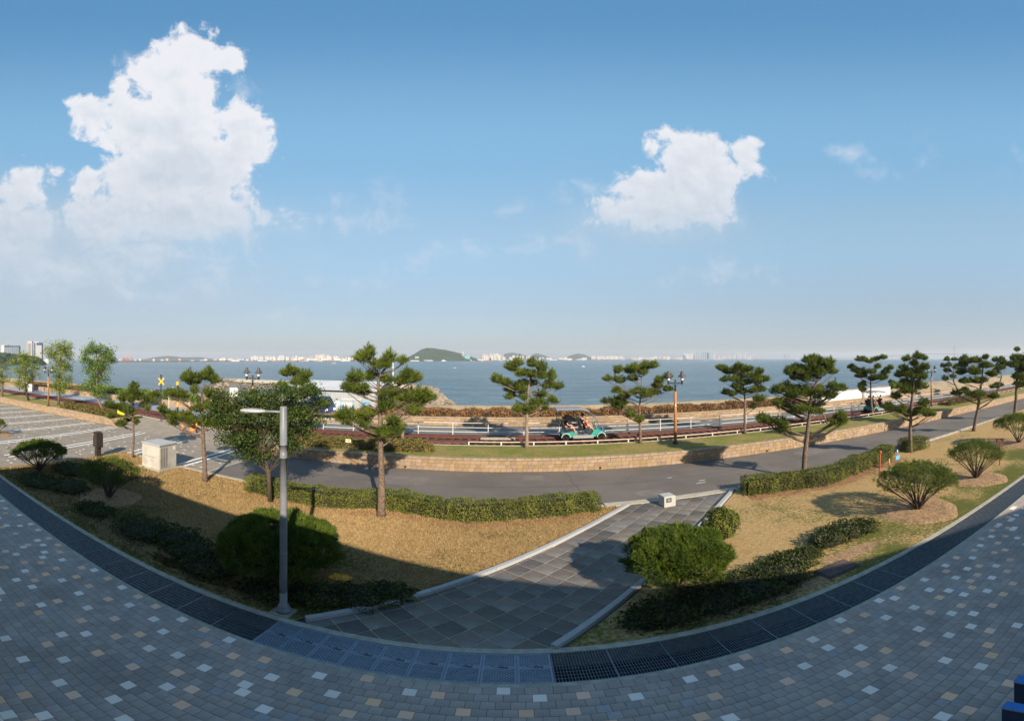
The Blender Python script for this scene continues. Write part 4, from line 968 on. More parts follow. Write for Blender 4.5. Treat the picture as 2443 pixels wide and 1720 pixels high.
trained_shrub('umbrella shrub on the right lawn left of the brown sign post', (18.2,9.1), 1.24, 1.95, 20, cover=.8, mulch=1.5)
trained_shrub('umbrella shrub at the right edge of the view', (27.4,10.4), 1.7, 2.1, 16, mulch=1.9)
trained_shrub('umbrella shrub in the shade left of the beige cabinet', (-14.2,9.9), 1.25, 1.75, 20, leafm=NEEDLE_B, cover=.8, mulch=1.35)
trained_shrub('squat cloud-shaped pine shrub at the left edge beside the parking area', (-19.6,9.3), 1.35, 1.65, 16, leafm=NEEDLE_B, cover=2.4, mulch=0)
trained_shrub('shrub foot on a mulch patch at the left end of the parking area', (-30.9,11.0), .7, 1.2, 9, cover=.8, mulch=1.3)

def bush(name, label, cat, c, r, n, leafm, kind_='needle', size=.04, stems=True, group=None, z0=0.0, lumps=0.08, k=9, kind=None):
    t = thing(name, label, cat, (c[0], c[1], z0), group=group, kind=kind)
    d = unit(RS.normal(0, 1, (n, 3))); d[:,2] = np.where(d[:,2] < -.35, -d[:,2], d[:,2])
    a = np.arctan2(d[:,1], d[:,0]); q = 1+lumps*np.sin(a*6+d[:,2]*5+c[0])+lumps*.6*np.sin(a*13-d[:,2]*11)
    rr_ = q*(1-np.abs(RS.normal(0, .10, n)))
    p = d*np.array(r)*rr_[:,None]+np.array((0,0,c[2]))
    p[:,2] = np.where(p[:,2] < c[2], c[2]+(p[:,2]-c[2])*.72, p[:,2])
    gap = np.sin(p[:,0]*5.1+c[0])*np.sin(p[:,1]*4.7)+np.sin(p[:,2]*6.3+p[:,0]*2) > -1.35; p, d, n = p[gap], d[gap], int(gap.sum())
    if kind_ == 'needle':
        sp_ = RS.rand(n) < .22; q_ = p[sp_]+(d[sp_]*.5+np.array((0,0,.8)))*RS.uniform(.0, .07, (sp_.sum(), 1))
        me = np_mesh('foliage', np.concatenate([needle_tris(p, d*.8+np.array((0,0,.55)), k, size*2.4, size*.15, .5), needle_tris(q_, d[sp_]*.4+np.array((0,0,.9)), 12, size*2.0, size*.14, .38)]), 3)
    else: me = np_mesh('foliage', leaf_quads(p, size, d, .8), 4)
    link('foliage', me, leafm, t)
    MB().ell((0,0,c[2]), (r[0]*.76, r[1]*.76, r[2]*.6), 14, 9).build('shade_core', mat('shade_core', (0.018,0.016,0.010), 1.0, (0.03,0.022,0.014), 20), t, True)  # solid dark core added inside the foliage to block light
    if stems:
        sm = MB()
        for i in range(9):
            a_ = 2*pi*i/9; sm.tube([(cos(a_)*.04, sin(a_)*.04, 0), (cos(a_)*r[0]*.25, sin(a_)*r[1]*.25, c[2]-r[2]*.5), (cos(a_)*r[0]*.55, sin(a_)*r[1]*.55, c[2])], [.045, .035, .02], 6, False)
        sm.build('stems', BARK, t, True)
    return t
bush('round_pine_bush', 'largest dark dome-shaped pine bush behind the grey street lamp', 'bush', (-5.45,8.75,.98), (1.46,1.42,.88), 8200, NEEDLE_B, size=.047, lumps=.06)
bush('round_pine_bush', 'bright green cloud-shaped pine bush beside the slate path', 'bush', (3.75,8.95,1.0), (1.20,1.16,.66), 7200, NEEDLE_B, size=.044, lumps=.07)
bush('round_azalea', 'small round azalea bush on the path edge behind the bright green pine bush', 'bush', (6.05,11.1,.62), (.62,.62,.66), 5200, HEDGE_L, 'leaf', .036, lumps=.06)

def hedge(label, pts, w, h, zf=None, n_per=950, leafm=HEDGE_L, cat='hedge', name='hedge', size=.034, rough=.05, litter=True, group=None):
    P_ = np.array(pts, float); seg = np.linalg.norm(P_[1:]-P_[:-1], axis=1); L = seg.sum(); cum = np.concatenate([[0], np.cumsum(seg)])
    def pos(s):
        i = np.clip(np.searchsorted(cum, s)-1, 0, len(seg)-1); f = ((s-cum[i])/seg[i])[:,None]; p = P_[i]*(1-f)+P_[i+1]*f
        # smoothed tangent
        e = .5; q1 = np.clip(s-e, 0, L); q2 = np.clip(s+e, 0, L)
        def raw(q):
            k_ = np.clip(np.searchsorted(cum, q)-1, 0, len(seg)-1); g_ = ((q-cum[k_])/seg[k_])[:,None]; return P_[k_]*(1-g_)+P_[k_+1]*g_
        pa, pb = raw(q1), raw(q2); t_ = unit(pb-pa); return (p+pa+pb)/3 if True else p, t_
    mid = P_[len(P_)//2]; zc = (zf(mid[0]) if zf else 0)
    t = thing(name, label, cat, (mid[0], mid[1], zc), group=group)
    per = w+2*h; n = int(n_per*L*per); s = RS.uniform(0, L, n); q = RS.uniform(0, per, n)
    u = np.where(q < h, -w/2, np.where(q < h+w, q-h-w/2, w/2)); z = np.where(q < h, q, np.where(q < h+w, h, per-q))
    nu = np.where(q < h, -1., np.where(q < h+w, 0, 1.)); nz = np.where((q >= h) & (q < h+w), 1., 0.15)
    bed_ = name == 'shrub_bed'
    if bed_:
        env = np.clip(np.minimum(s, L-s)/1.1, .05, 1)**.6*(.82+.25*np.sin(s*1.9)*np.sin(s*.77+1)); z = z*env; u = u*(.75+.25*env)
    top = np.abs(u) > w/2-.12; z = np.where(top & (z > h-.10), z-.05, z)
    bulge = .05*np.sin(s*2.1)+.04*np.sin(s*5.3+z*3)+.03*np.sin(s*9+u*6)
    u = u+nu*bulge+np.where(nu != 0, nu*-.05*(1-z/h), 0); z = np.maximum(z+np.where(nz == 1, bulge*.7, 0)+RS.normal(0, rough*.5, n), .03)
    p2, tg = pos(s); nr = np.stack([-tg[:,1], tg[:,0]], 1)
    inset = np.abs(RS.normal(0, rough, n))*-1
    xy = p2+nr*(u+nu*inset)[:,None]
    zz = z+np.array([zf(x) if zf else 0 for x in xy[:,0]]) if zf else z
    p = np.stack([xy[:,0]-mid[0], xy[:,1]-mid[1], zz-zc], 1); N = np.stack([nr[:,0]*nu, nr[:,1]*nu, nz], 1)
    # end caps
    ends = []
    for s0, sg in (() if bed_ else ((0.0, -1), (L, 1))):
        m_ = int(n_per*w*h); e2, et = pos(np.full(m_, s0)); uu = RS.uniform(-w/2, w/2, m_); z3 = RS.uniform(.03, h, m_)
        nn = np.stack([-et[:,1], et[:,0]], 1); xy3 = e2+nn*uu[:,None]+et*(sg*(.12+RS.normal(0, .03, m_)))[:,None]
        z4 = z3+np.array([zf(x) for x in xy3[:,0]]) if zf else z3
        ends.append(np.stack([xy3[:,0]-mid[0], xy3[:,1]-mid[1], z4-zc], 1))
    pa = np.concatenate([p]+ends); Na = np.concatenate([N]+[np.tile([sg*1., 0, .1], (len(e), 1)) for e, sg in zip(ends, (-1, 1))])
    link('foliage', np_mesh('foliage', leaf_quads(pa, size, Na, .75), 4), leafm, t)
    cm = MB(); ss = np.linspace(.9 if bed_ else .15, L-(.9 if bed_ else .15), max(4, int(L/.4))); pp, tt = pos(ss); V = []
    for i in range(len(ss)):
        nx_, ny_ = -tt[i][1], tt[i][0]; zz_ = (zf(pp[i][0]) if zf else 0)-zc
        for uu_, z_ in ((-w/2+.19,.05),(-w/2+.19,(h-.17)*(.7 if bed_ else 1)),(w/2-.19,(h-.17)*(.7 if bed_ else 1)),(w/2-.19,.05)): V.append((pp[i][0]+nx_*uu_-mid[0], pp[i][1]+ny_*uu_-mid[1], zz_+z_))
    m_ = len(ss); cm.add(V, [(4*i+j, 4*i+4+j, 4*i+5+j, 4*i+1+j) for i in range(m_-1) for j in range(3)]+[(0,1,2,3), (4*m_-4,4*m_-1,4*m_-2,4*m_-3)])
    cm.build('shade_core', mat('shade_core', (0.018,0.016,0.010), 1.0, (0.03,0.022,0.014), 20), t)  # dark inner body put in to stop light passing through the hedge
    if litter:
        m2 = int(L*260); sL = RS.uniform(0, L, m2); pL, tL = pos(sL); nL = np.stack([-tL[:,1], tL[:,0]], 1); sgn = np.where(nL[:,1] < 0, 1., -1.)[:,None]
        oL = w/2+np.abs(RS.normal(0, .42, m2)); xyL = pL+nL*sgn*oL[:,None]
        pq = np.stack([xyL[:,0]-mid[0], xyL[:,1]-mid[1], RS.uniform(.02, .05, m2)], 1)
        link('fallen_leaves', np_mesh('fallen_leaves', leaf_quads(pq, .026, np.tile([0,0,1.0], (m2,1)), .25), 4), leaf_mat('fallen_leaf', [(.10,.04,.02),(.26,.12,.06),(.40,.22,.11),(.12,.06,.03)], .1), t, kind='stuff')
        V = []; ss = np.linspace(-.0, L, int(L/.4)); pp, tt = pos(ss)
        for i in range(len(ss)):
            nx_, ny_ = -tt[i][1], tt[i][0]; j1 = w/2+.32+.12*sin(i*1.7)+.08*sin(i*.6); j2 = w/2+.1
            sg = 1 if ny_ < 0 else -1
            V += [(pp[i][0]+nx_*sg*j1-mid[0], pp[i][1]+ny_*sg*j1-mid[1], .012), (pp[i][0]-nx_*sg*j2-mid[0], pp[i][1]-ny_*sg*j2-mid[1], .012)]
        MB().add(V, [(2*i, 2*i+2, 2*i+3, 2*i+1) for i in range(len(ss)-1)]).build('leaf_litter', LEAFLIT, t)
    return t
hedge('long wavy clipped hedge left of the slate path', [(-10.9,15.0),(-9.6,14.9),(-8,14.75),(-6.6,14.75),(-5.3,15.35),(-4.1,15.45),(-3.0,14.95),(-2.0,14.72),(-.9,14.75),(.4,15.1),(1.9,15.4),(3.25,15.62)], .85, .72)
hedge('wavy clipped hedge right of the slate path in front of the crooked pine', [(9.35,15.3),(10.6,14.9),(11.8,14.75),(12.9,14.3),(14.0,14.35),(15.2,14.75),(16.6,15.0),(18.3,15.15),(19.7,15.75)], .95, .74)
hedge('short rounded hedge block at the foot of the layered pine', [(21.2,15.75),(22.3,15.6),(23.2,15.45)], 1.1, .8, n_per=800, litter=False)
hedge('russet and olive shrub bed on the terrace below the leafy tree and tallest pine', [(-13.2,23.2),(-11,23.1),(-8.5,23.2),(-6,23.3),(-4.2,23.6)], 1.7, .55, T, 420, RUS_G, 'shrub bed', 'shrub_bed', .055, .09, False)
hedge('long russet shrub bed between the low block wall and the sea wall', [(-13.6,34.5),(0,34.5),(14,34.5),(29,34.5)], 2.0, .55, lambda x: T(x)+.52, 230, RED_L, 'shrub bed', 'shrub_bed', .085, .12, False)
hedge('brown shrub bed on the left terrace above the parking area', [(-40,21.9),(-36,22.2),(-33,22.4),(-30.6,22.6)], 1.6, .55, T, 240, RUS_G, 'shrub bed', 'shrub_bed', .075, .1, False)
hedge('green shrub bed on the seaward bank at left behind the mottled promenade', [(-48,32.6),(-42,33.1),(-36,33.6),(-31,34.0)], 2.0, .9, lambda x: T(x)+.5, 110, LEAF_G, 'shrub bed', 'shrub_bed', .1, .14, False)
hedge('russet shrub bed on the far left bank', [(-72,30.6),(-62,31.4),(-55,32.0),(-49,32.4)], 2.0, .6, lambda x: T(x)+.5, 90, RED_L, 'shrub bed', 'shrub_bed', .1, .12, False)
hedge('low brown shrub bed on the verge beyond the double lamp at right', [(40,24.0),(44,24.0),(48,24.0),(52,24.0)], 1.5, .6, T, 110, RUS_G, 'shrub bed', 'shrub_bed', .09, .1, False)
# low shrub clumps in the building's shade
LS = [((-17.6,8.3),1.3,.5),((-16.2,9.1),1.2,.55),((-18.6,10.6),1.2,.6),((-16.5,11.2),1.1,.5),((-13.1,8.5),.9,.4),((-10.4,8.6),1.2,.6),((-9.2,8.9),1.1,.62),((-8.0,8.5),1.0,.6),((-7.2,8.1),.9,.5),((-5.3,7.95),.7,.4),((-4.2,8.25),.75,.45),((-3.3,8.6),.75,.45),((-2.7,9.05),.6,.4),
      ((2.6,7.85),.55,.4),((3.1,7.95),.8,.5),((4.2,8.1),.95,.55),((5.2,8.15),1.0,.6),((6.1,8.35),.95,.6),((6.8,8.75),.75,.55),((7.5,8.95),.6,.4),((8.75,9.25),.7,.75),((9.5,9.35),.8,.8),((10.2,9.2),.6,.6)]
for i, ((x, y), r_, h_) in enumerate(LS):
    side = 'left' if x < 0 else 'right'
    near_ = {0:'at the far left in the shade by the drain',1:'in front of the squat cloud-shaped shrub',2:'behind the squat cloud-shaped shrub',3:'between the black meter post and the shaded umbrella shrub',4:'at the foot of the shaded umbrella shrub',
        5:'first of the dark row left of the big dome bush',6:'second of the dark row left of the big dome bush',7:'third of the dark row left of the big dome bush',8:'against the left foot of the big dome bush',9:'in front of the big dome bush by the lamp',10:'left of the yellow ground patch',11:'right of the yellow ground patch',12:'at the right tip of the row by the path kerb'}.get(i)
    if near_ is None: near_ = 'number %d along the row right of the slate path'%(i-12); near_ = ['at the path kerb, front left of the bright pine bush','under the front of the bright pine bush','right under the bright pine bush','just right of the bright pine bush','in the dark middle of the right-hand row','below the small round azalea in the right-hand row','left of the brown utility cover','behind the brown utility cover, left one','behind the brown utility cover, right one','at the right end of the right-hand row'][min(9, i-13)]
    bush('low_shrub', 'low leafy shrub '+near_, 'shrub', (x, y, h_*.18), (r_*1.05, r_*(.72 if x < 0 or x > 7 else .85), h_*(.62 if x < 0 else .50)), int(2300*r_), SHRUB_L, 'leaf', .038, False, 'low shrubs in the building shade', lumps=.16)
for i in range(5):
    bush('low_shrub', 'small bright green shrub in the row on the sandy bank, '+['leftmost','second from left','middle one','second from right','rightmost'][i], 'shrub', (44.0+i*1.15, 34.3, .3), (.5,.5,.5), 500, LEAF_G, 'leaf', .09, False, 'bright green shrubs on the bank', 2.0)
# leaf litter and bare soil in the planting
for (x, y, rx, ry) in ((-9,8.1,4.6,.6),(-6.8,7.75,2.3,.35),(5.2,7.62,3.2,.22),(8.7,8.25,1.1,.28),(-17,7.9,3,.5)):
    V = [(x+rx*cos(2*pi*i/40)*(1+.12*sin(i*1.9)), y+ry*sin(2*pi*i/40)*(1+.2*sin(i*2.7)), .011) for i in range(40)]
    MB().add(V, [tuple(range(40))]).build('bare_soil', MULCH, kind='structure')

# ---------------------------------------------------------------- street furniture
t = thing('street_lamp', 'tall grey street lamp with one flat oval head at the left lawn corner', 'street lamp', (-4.5,7.42,0))
MB().box(-.24,.24,-.2,.2,-.05,.03).build('footing', CONCRETE, t)
MB().lathe([(.155,.03),(.165,.07),(.15,.13),(.125,.15),(.125,.2),(.11,.235),(.082,.25),(.080,.6)], 24).build('base_collar', POLE_GREY, t, True)
MB().lathe([(.080,.2),(.080,1.2),(.079,3.0),(.079,3.9),(.0815,3.9),(.0815,3.915),(.078,3.915),(.078,4.18),(.081,4.18),(.081,4.20),(.077,4.20),(.077,4.98),(.070,5.0)], 24).build('pole', POLE_GREY, t, True)
hd = (-.853*.95, -.25, 0); hl = math.hypot(hd[0], hd[1]); hx, hy = hd[0]/hl, hd[1]/hl
MB().box(-.045,.045,-.086,-.079,.75,1.12).build('access_door', mat('pole_door_grey', (.15,.16,.175), .5), t)
MB().lathe([(.0815,1.66),(.0815,1.70)], 20).build('clamp_band', GALV, t)
MB().tube([(0,0,4.88),(hx*.2,hy*.2,4.885),(hx*.42,hy*.42,4.88)], [.03,.027,.03], 10).build('arm', POLE_GREY, t, True)
hm = MB().ell((0,0,0), (.30,.135,.055), 24, 10); ho = hm.build('lamp_head', mat('lamp_head_grey', (0.36,0.36,0.35), .4, (0.27,0.27,0.27), 60), t, True); ho.location = (hx*.66, hy*.66, 4.885); ho.rotation_euler = (0, 0, atan2(hy, hx))
fm = MB(); 
for i in range(9): fm.box(-.16+i*.035, -.152+i*.035, -.085, .085, .038, .056)
fm.build('cooling_fins', POLE_GREY, ho)
MB().ell((.05,0,-.045), (.17,.08,.015), 16, 6).build('lens', mat('lamp_lens', (0.6,0.6,0.56), .2, (.5,.5,.47), 20), ho, True)

SHADE = mat('dark_brown_shade', (0.06,0.05,0.048), .5, (0.045,0.038,0.036), 15)
GLASS = mat('frosted_glass', (0.72,0.71,0.66), .3, (.6,.6,.56), 12)
def park_lamp(label, loc, rz, scale=1.0):
    t = thing('park_lamp', label, 'park lamp', loc, rz, 'timber park lamps with lanterns along the rail terrace')
    MB().lathe([(.16,0),(.16,.12),(.12,.15),(.11,.2)], 14).build('foot', IRON, t, True)
    MB().lathe([(.10,.15),(.095,1.8),(.088,3.28)], 12).build('timber_post', WOOD, t, True)
    MB().box(-.035,.035,-.1,-.095,2.35,2.5).build('label_plate', WHITE_METAL, t)
    MB().lathe([(.052,3.25),(.050,4.0)], 10).build('upper_post', IRON, t, True)
    for sx in (-1, 1):
        MB().tube([(sx*.03,0,3.80),(sx*.40,0,3.80)], .032, 8).tube([(sx*.03,0,3.6),(sx*.25,0,3.78)], .014, 6).build('arm', IRON, t)
        l = MB().lathe([(.062,-.1),(.068,.14)], 10).build('lantern', IRON, t); l.location = (sx*.43, 0, 3.80)
        MB().lathe([(.085,.14),(.105,.17),(.105,.36),(.09,.40)], 12).build('glass', GLASS, l, True)
        MB().lathe([(.27,.37),(.275,.385),(.14,.50),(.11,.55),(.105,.62),(.085,.69),(.03,.72)], 16).build('shade', SHADE, l, True)
        c = MB()
        for q in range(4): a = pi/4+q*pi/2; c.tube([(cos(a)*.112, sin(a)*.112, .15),(cos(a)*.112, sin(a)*.112, .40)], .006, 4)
        c.build('cage', IRON, l)
    return t
pl = park_lamp('two-lantern timber park lamp on the verge right of the first rail bike', (9.75,23.75,.7), -.15)
copy_tree(pl, location=(-16.3,22.9,T(-16)+.35), rotation_euler=(0,0,.25), label='two-lantern park lamp standing behind the broad leafy tree')
copy_tree(pl, location=(39.0,25.0,.7), rotation_euler=(0,0,-.6), label='timber park lamp beyond the dense layered pine at right')
copy_tree(pl, location=(-41.3,21.0-.3,T(-41)), rotation_euler=(0,0,.75), label='timber park lamp among the light green trees at left')

BEIGE = mat('cabinet_beige', (0.43,0.405,0.355), .5, (0.37,0.35,0.305), 1.6, mottle=((.22,.195,.155), 2.6, .35))
BEIGE_D = mat('cabinet_shadow_gap', (0.10,0.10,0.095), .8, (.07,.07,.07), 5)
t = thing('electrical_cabinet', 'beige steel electrical cabinet with louvred door on a concrete plinth', 'utility cabinet', (-16.75,15.0,0))
MB().box(-.9,.8,-.72,.72,-.05,.1).build('plinth', PALE_CONC, t)
MB().box(-.74,.66,-.6,.6,.1,1.36).build('body', BEIGE, t)
MB().box(-.78,.70,-.64,.64,1.39,1.46).build('roof', mat('cabinet_roof', (.34,.35,.36), .45, (.30,.31,.32), 2), t)
MB().box(-.745,.665,-.605,.605,1.36,1.39).build('vent_gap', BEIGE_D, t)
d_ = MB().box(.665,.678,-.58,.05,.14,1.32).build('door', BEIGE, t)
lv = MB()
for c_ in range(3):
    for r_ in range(26): y0 = -.53+c_*.17; lv.rbox((.682, y0+.065, .2+r_*.042), (.004,.055,.012), ry=.5)
lv.build('louvres', BEIGE_D, d_)
MB().box(.665,.676,.07,.58,.14,1.32).build('door', BEIGE, t)
MB().box(.677,.679,.34,.5,1.08,1.26).build('notice', WHITE_PAINT, t)
MB().box(-.52,.42,-.61,-.603,.72,.735).build('seam', BEIGE_D, t)
f_ = MB()
for i in range(18):
    for j in range(13): f_.rbox((-.66+i*.072, -.602, .2+j*.085), (.006,.004,.006), ry=.78)
f_.build('rivets', mat('cabinet_rivet', (.42,.4,.36), .5), t)

t = thing('meter_post', 'dark brown-black service pillar with a wider box head at the lawn corner', 'service pillar', (-21.0,13.85,0), -.2)
DK = mat('dark_brown_steel', (0.022,0.016,0.013), .5, (0.032,0.025,0.02), 6)
MB().box(-.17,.17,-.14,.14,0,.62).build('stem', DK, t)
MB().box(-.31,.31,-.2,.2,.62,1.48).build('head', DK, t)
MB().box(-.28,.28,-.17,.17,1.48,1.54).build('cap', DK, t)
MB().box(-.31,-.22,-.206,-.2,1.3,1.42).build('orange_label', mat('orange_sticker', (.75,.2,.04), .5), t)
MB().box(-.2,.27,-.206,-.2,.7,1.4).build('door', mat('dark_door', (.03,.024,.02), .35), t)

t = thing('bollard_light', 'pale granite cube bollard with a dark lamp plate at the end of the slate path', 'bollard', (5.95,15.35,0), .12)
MB().box(-.25,.25,-.25,.25,0,.43).add([(-.25,-.25,.43),(.25,-.25,.43),(.25,.25,.43),(-.25,.25,.43),(-.235,-.235,.45),(.235,-.235,.45),(.235,.235,.45),(-.235,.235,.45)], [(0,1,5,4),(1,2,6,5),(2,3,7,6),(3,0,4,7),(4,5,6,7)]).build('block', mat('bush_hammered_granite', (.36,.36,.34), .8, (.28,.28,.265), 90, .2, 150), t)
MB().box(-.16,.06,-.262,-.25,.20,.38).build('lamp_plate', IRON, t)
MB().box(-.12,.02,-.266,-.262,.23,.35).build('lens', mat('dim_lens', (.2,.2,.2), .3), t)

t = thing('marker_post', 'slim red-painted marker post in front of the right-hand hedge', 'post', (16.3,13.55,0))
RED = mat('faded_red_paint', (0.42,0.10,0.055), .6, (0.33,0.08,0.045), 8)
MB().tube([(0,0,0),(.02,0,.55),(.05,0,1.12)], [.035,.035,.038], 8).build('shaft', RED, t)
MB().lathe([(.06,0),(.065,.03),(.06,.13),(.03,.15)], 10, (.05,0,1.1)).build('cap', RED, t)
t = thing('hedge_stake', 'short yellowish wooden stake between the red post and the blue sign', 'stake', (16.95,13.45,0))
MB().tube([(0,0,0),(.01,0,.45)], .014, 6).build('rod', IRON, t); MB().box(-.025,.035,-.012,.012,.35,.72).build('blade', mat('raw_yellow_wood', (.55,.36,.12), .7), t)
t = thing('garden_sign', 'small blue sign with a round white gauge on a thin post by the hedge', 'sign', (17.75,13.55,0))
MB().box(-1.1,.2,-.35,.15,-.03,.03).build('concrete_pad', PALE_CONC, t)
MB().tube([(0,0,0),(0,0,.93)], .016, 8).build('post', GALV, t)
pnl = MB().rbox((0,-.03,.62), (.17,.01,.12)).build('panel', mat('sky_blue_sign', (.06,.33,.62), .5), t)
mk = MB(); rr = random.Random(3)
for r_ in range(2):
    for c_ in range(4): 
        x = -.11+c_*.062; z = .65-r_*.07
        mk.box(x, x+.04, -.043, -.041, z, z+.008).box(x+.015, x+.023, -.043, -.041, z-.02, z+.03)
mk.build('lettering', WHITE_PAINT, pnl)
MB().ell((0,-.02,.97), (.06,.03,.085), 12, 8).build('gauge', WHITE_METAL, t, True)
t = thing('garden_sign', 'brown timber garden sign on a red-brown post on the right lawn', 'sign', (21.1,9.1,0), -.9)
MB().tube([(0,0,0),(0,0,1.35)], .035, 8).build('post', RED, t)
MB().box(-.2,.2,-.03,.03,1.3,1.56).build('board', mat('dark_red_board', (.12,.03,.025), .6, (.08,.02,.02), 8), t)
pm_ = MB(); 
for r_ in range(3): pm_.box(-.14, .14-.05*r_, -.034, -.031, 1.36+r_*.06, 1.375+r_*.06)
pm_.build('lettering', mat('yellow_lettering', (.6,.4,.1), .6), t)
t = thing('utility_cover', 'dark brown cast utility cover with raised pattern set in the lawn beside the drain', 'utility cover', (7.62,7.78,0), .02)
CI = mat('brown_cast_iron', (0.075,0.05,0.048), .7, (.05,.035,.035), 12, .3, 60)
MB().box(-.56,.56,-.3,.3,-.03,.035).build('frame', CI, t)
MB().box(-.50,-.01,-.25,.25,.035,.05).build('lid', CI, t); MB().box(.01,.50,-.25,.25,.035,.05).build('lid', CI, t)
rl = MB(); rr = random.Random(5)
for i in range(90): 
    x = -.47+(i % 15)*.066; y = -.21+(i//15)*.08; rl.box(x, x+rr.uniform(.02,.045), y, y+rr.uniform(.012,.03), .05, .056)
rl.build('raised_lettering', mat('worn_iron_relief', (.17,.12,.11), .6), t)
t = thing('ground_mat', 'yellow square patch with a thin stake in the shade right of the big dome bush', 'ground patch', (-4.12,9.55,0))
MB().prism([(-.30,-.16),(-.05,-.2),(.27,-.14),(.28,.1),(.05,.17),(-.25,.13)], .008, .03).build('mat_sheet', mat('yellow_sheet', (.75,.36,.02), .7, (.6,.28,.02), 6), t)
MB().tube([(0,0,0),(.03,0,.62)], .007, 5).build('stake', WOOD, t)
t = thing('shrub_label', 'small yellow plate with red marks standing in the terrace shrub bed', 'label plate', (-9.2,22.35,T(-9)))
MB().tube([(0,0,0),(0,0,.5)], .012, 6).build('stem', GALV, t); MB().box(-.16,.16,-.012,0,.42,.62).build('plate', mat('cream_plate', (.75,.68,.38), .6), t)
MB().box(-.09,.1,-.016,-.013,.5,.56).build('lettering', mat('red_print', (.55,.06,.03), .6), t)
t = thing('warning_banner', 'yellow banner with a red top corner beside the end of the left block wall', 'banner', (-30.9,22.9,T(-31)))
MB().tube([(-.55,0,0),(-.55,0,1.0)], .02, 6).tube([(.55,0,0),(.55,0,.8)], .02, 6).build('stakes', IRON, t)
MB().add([(-.55,-.01,.25),(.55,.02,.2),(.6,.0,.62),(-.1,-.03,.72),(-.5,-.02,1.0)], [(0,1,2,3,4)]).add([(-.55,.02,.25),(.55,.05,.2),(.6,.03,.62),(-.1,.0,.72),(-.5,.01,1.0)], [(4,3,2,1,0)]).build('cloth', mat('yellow_cloth', (.8,.72,.03), .7), t)
MB().add([(-.56,-.02,.7),(-.1,-.035,.73),(-.5,-.025,1.02)], [(0,1,2)]).build('red_corner', RED, t)

# blue panels on the plaza at lower right
NAVY = mat('blue_steel', (0.02,0.16,0.50), .45, (.018,.13,.42), 3); NAVY_D = mat('navy_steel', (0.012,0.03,0.075), .5, (.01,.022,.055), 4)
for (x0, x1, y1, lab) in ((4.93,5.12,1.93,'blue-topped navy steel barrier box at the lower right corner, the farther one'), (4.30,4.47,1.83,'blue-topped navy steel barrier box at the lower right corner, the nearer one')):
    t = thing('barrier_box', lab, 'barrier', (x0, y1, 0))
    MB().box(0,x1-x0,-1.5,0,.02,.835).build('body', NAVY_D, t)
    MB().box(0,x1-x0,-1.5,0,.835,.85).build('top', NAVY, t)
    MB().box(-.006,0,-1.5,.006,.828,.856).box(0,x1-x0,.0,.006,.828,.856).build('edge_trim', GALV, t)

# crossing signals and things at the crossing
YEL = mat('signal_yellow', (.75,.38,.02), .5, (.65,.33,.02), 4); ORG = mat('safety_orange', (.85,.22,.02), .5, (.7,.17,.02), 5)
zc = T(-27)
t = thing('crossing_signal', 'level crossing signal with yellow crossbuck, black lamps and bell', 'railway signal', (-27.3,25.0-.4,zc), .82)
MB().tube([(0,0,0),(0,0,3.9)], .05, 8).build('post', IRON, t)
x_ = MB(); x_.rbox((.02,-.06,3.5), (.06,.012,.38), ry=.68).rbox((.02,-.085,3.5), (.06,.012,.38), ry=-.68); x_.build('crossbuck', YEL, t)
MB().lathe([(.08,0),(.11,.06),(.08,.14),(.02,.17)], 10, (0,0,3.92)).build('bell', IRON, t)
MB().tube([(-.38,0,2.75),(.38,0,2.75)], .025, 6).build('lamp_bar', IRON, t)
for s_ in (-1, 1):
    l = MB().lathe([(.19,0),(.19,.04),(.13,.05)], 14).build('signal_lamp', BLACK, t); l.location = (s_*.35,-.03,2.6); l.rotation_euler = (pi/2,0,0)
    MB().ell((0,0,.05), (.08,.08,.03), 10, 6).build('red_lens', mat('red_lens', (.25,.01,.01), .2), l, True)
t = thing('crossing_signal', 'yellow and black banded signal post behind the flat-topped pine', 'railway signal', (-25.4,26.0-1.2,T(-25)), .75)
for k_ in range(7): MB().lathe([(.075,0),(.075,.48)], 10, (0,0,k_*.48)).build('band', YEL if k_ % 2 else IRON, t)
MB().lathe([(.12,0),(.16,.25),(.05,.3)], 12, (0,0,3.3)).build('hood', YEL, t)
t = thing('crossing_gate', 'white raised barrier arm post beside the yellow crossbuck', 'crossing gate', (-26.6,25.4-.5,T(-26)), .8)
MB().tube([(0,0,0),(0,0,3.0)], .035, 8).build('post', WHITE_METAL, t); MB().tube([(0,0,2.9),(.25,0,3.05),(.8,0,2.75),(1.2,0,2.72)], [.05,.04,.06,.03], 8).build('arm', WHITE_METAL, t)
t = thing('traffic_drum', 'orange plastic traffic drum at the crossing seen under the flat-topped pine', 'traffic drum', (-22.7,23.8,T(-23)*.66))
MB().lathe([(.26,0),(.27,.05),(.22,.08),(.22,.5),(.2,.55)], 14).build('body', ORG, t, True); MB().lathe([(.222,.22),(.224,.34)], 14).build('reflective_band', YEL, t)
t = thing('traffic_cone', 'small orange traffic cone left of the orange drum', 'traffic cone', (-23.7,23.7,T(-24)*.63))
MB().box(-.18,.18,-.18,.18,0,.03).build('foot', BLACK, t); MB().lathe([(.13,.03),(.04,.6),(.02,.62)], 12).build('cone', ORG, t)
t = thing('bollard_post', 'yellow and black post right of the orange drum', 'post', (-22.0,23.5,T(-22)*.57))
MB().lathe([(.07,0),(.06,.35)], 10).build('lower_band', BLACK, t); MB().lathe([(.06,.35),(.06,.75)], 10).build('upper_band', YEL, t)
t = thing('notice_board', 'white notice board beyond the crossing left of the leafy tree', 'sign', (-28.0,35.8,T(-28)), .65)
MB().box(-.45,.45,-.02,.02,1.3,2.3).build('panel', WHITE_METAL, t); 
ln = MB()
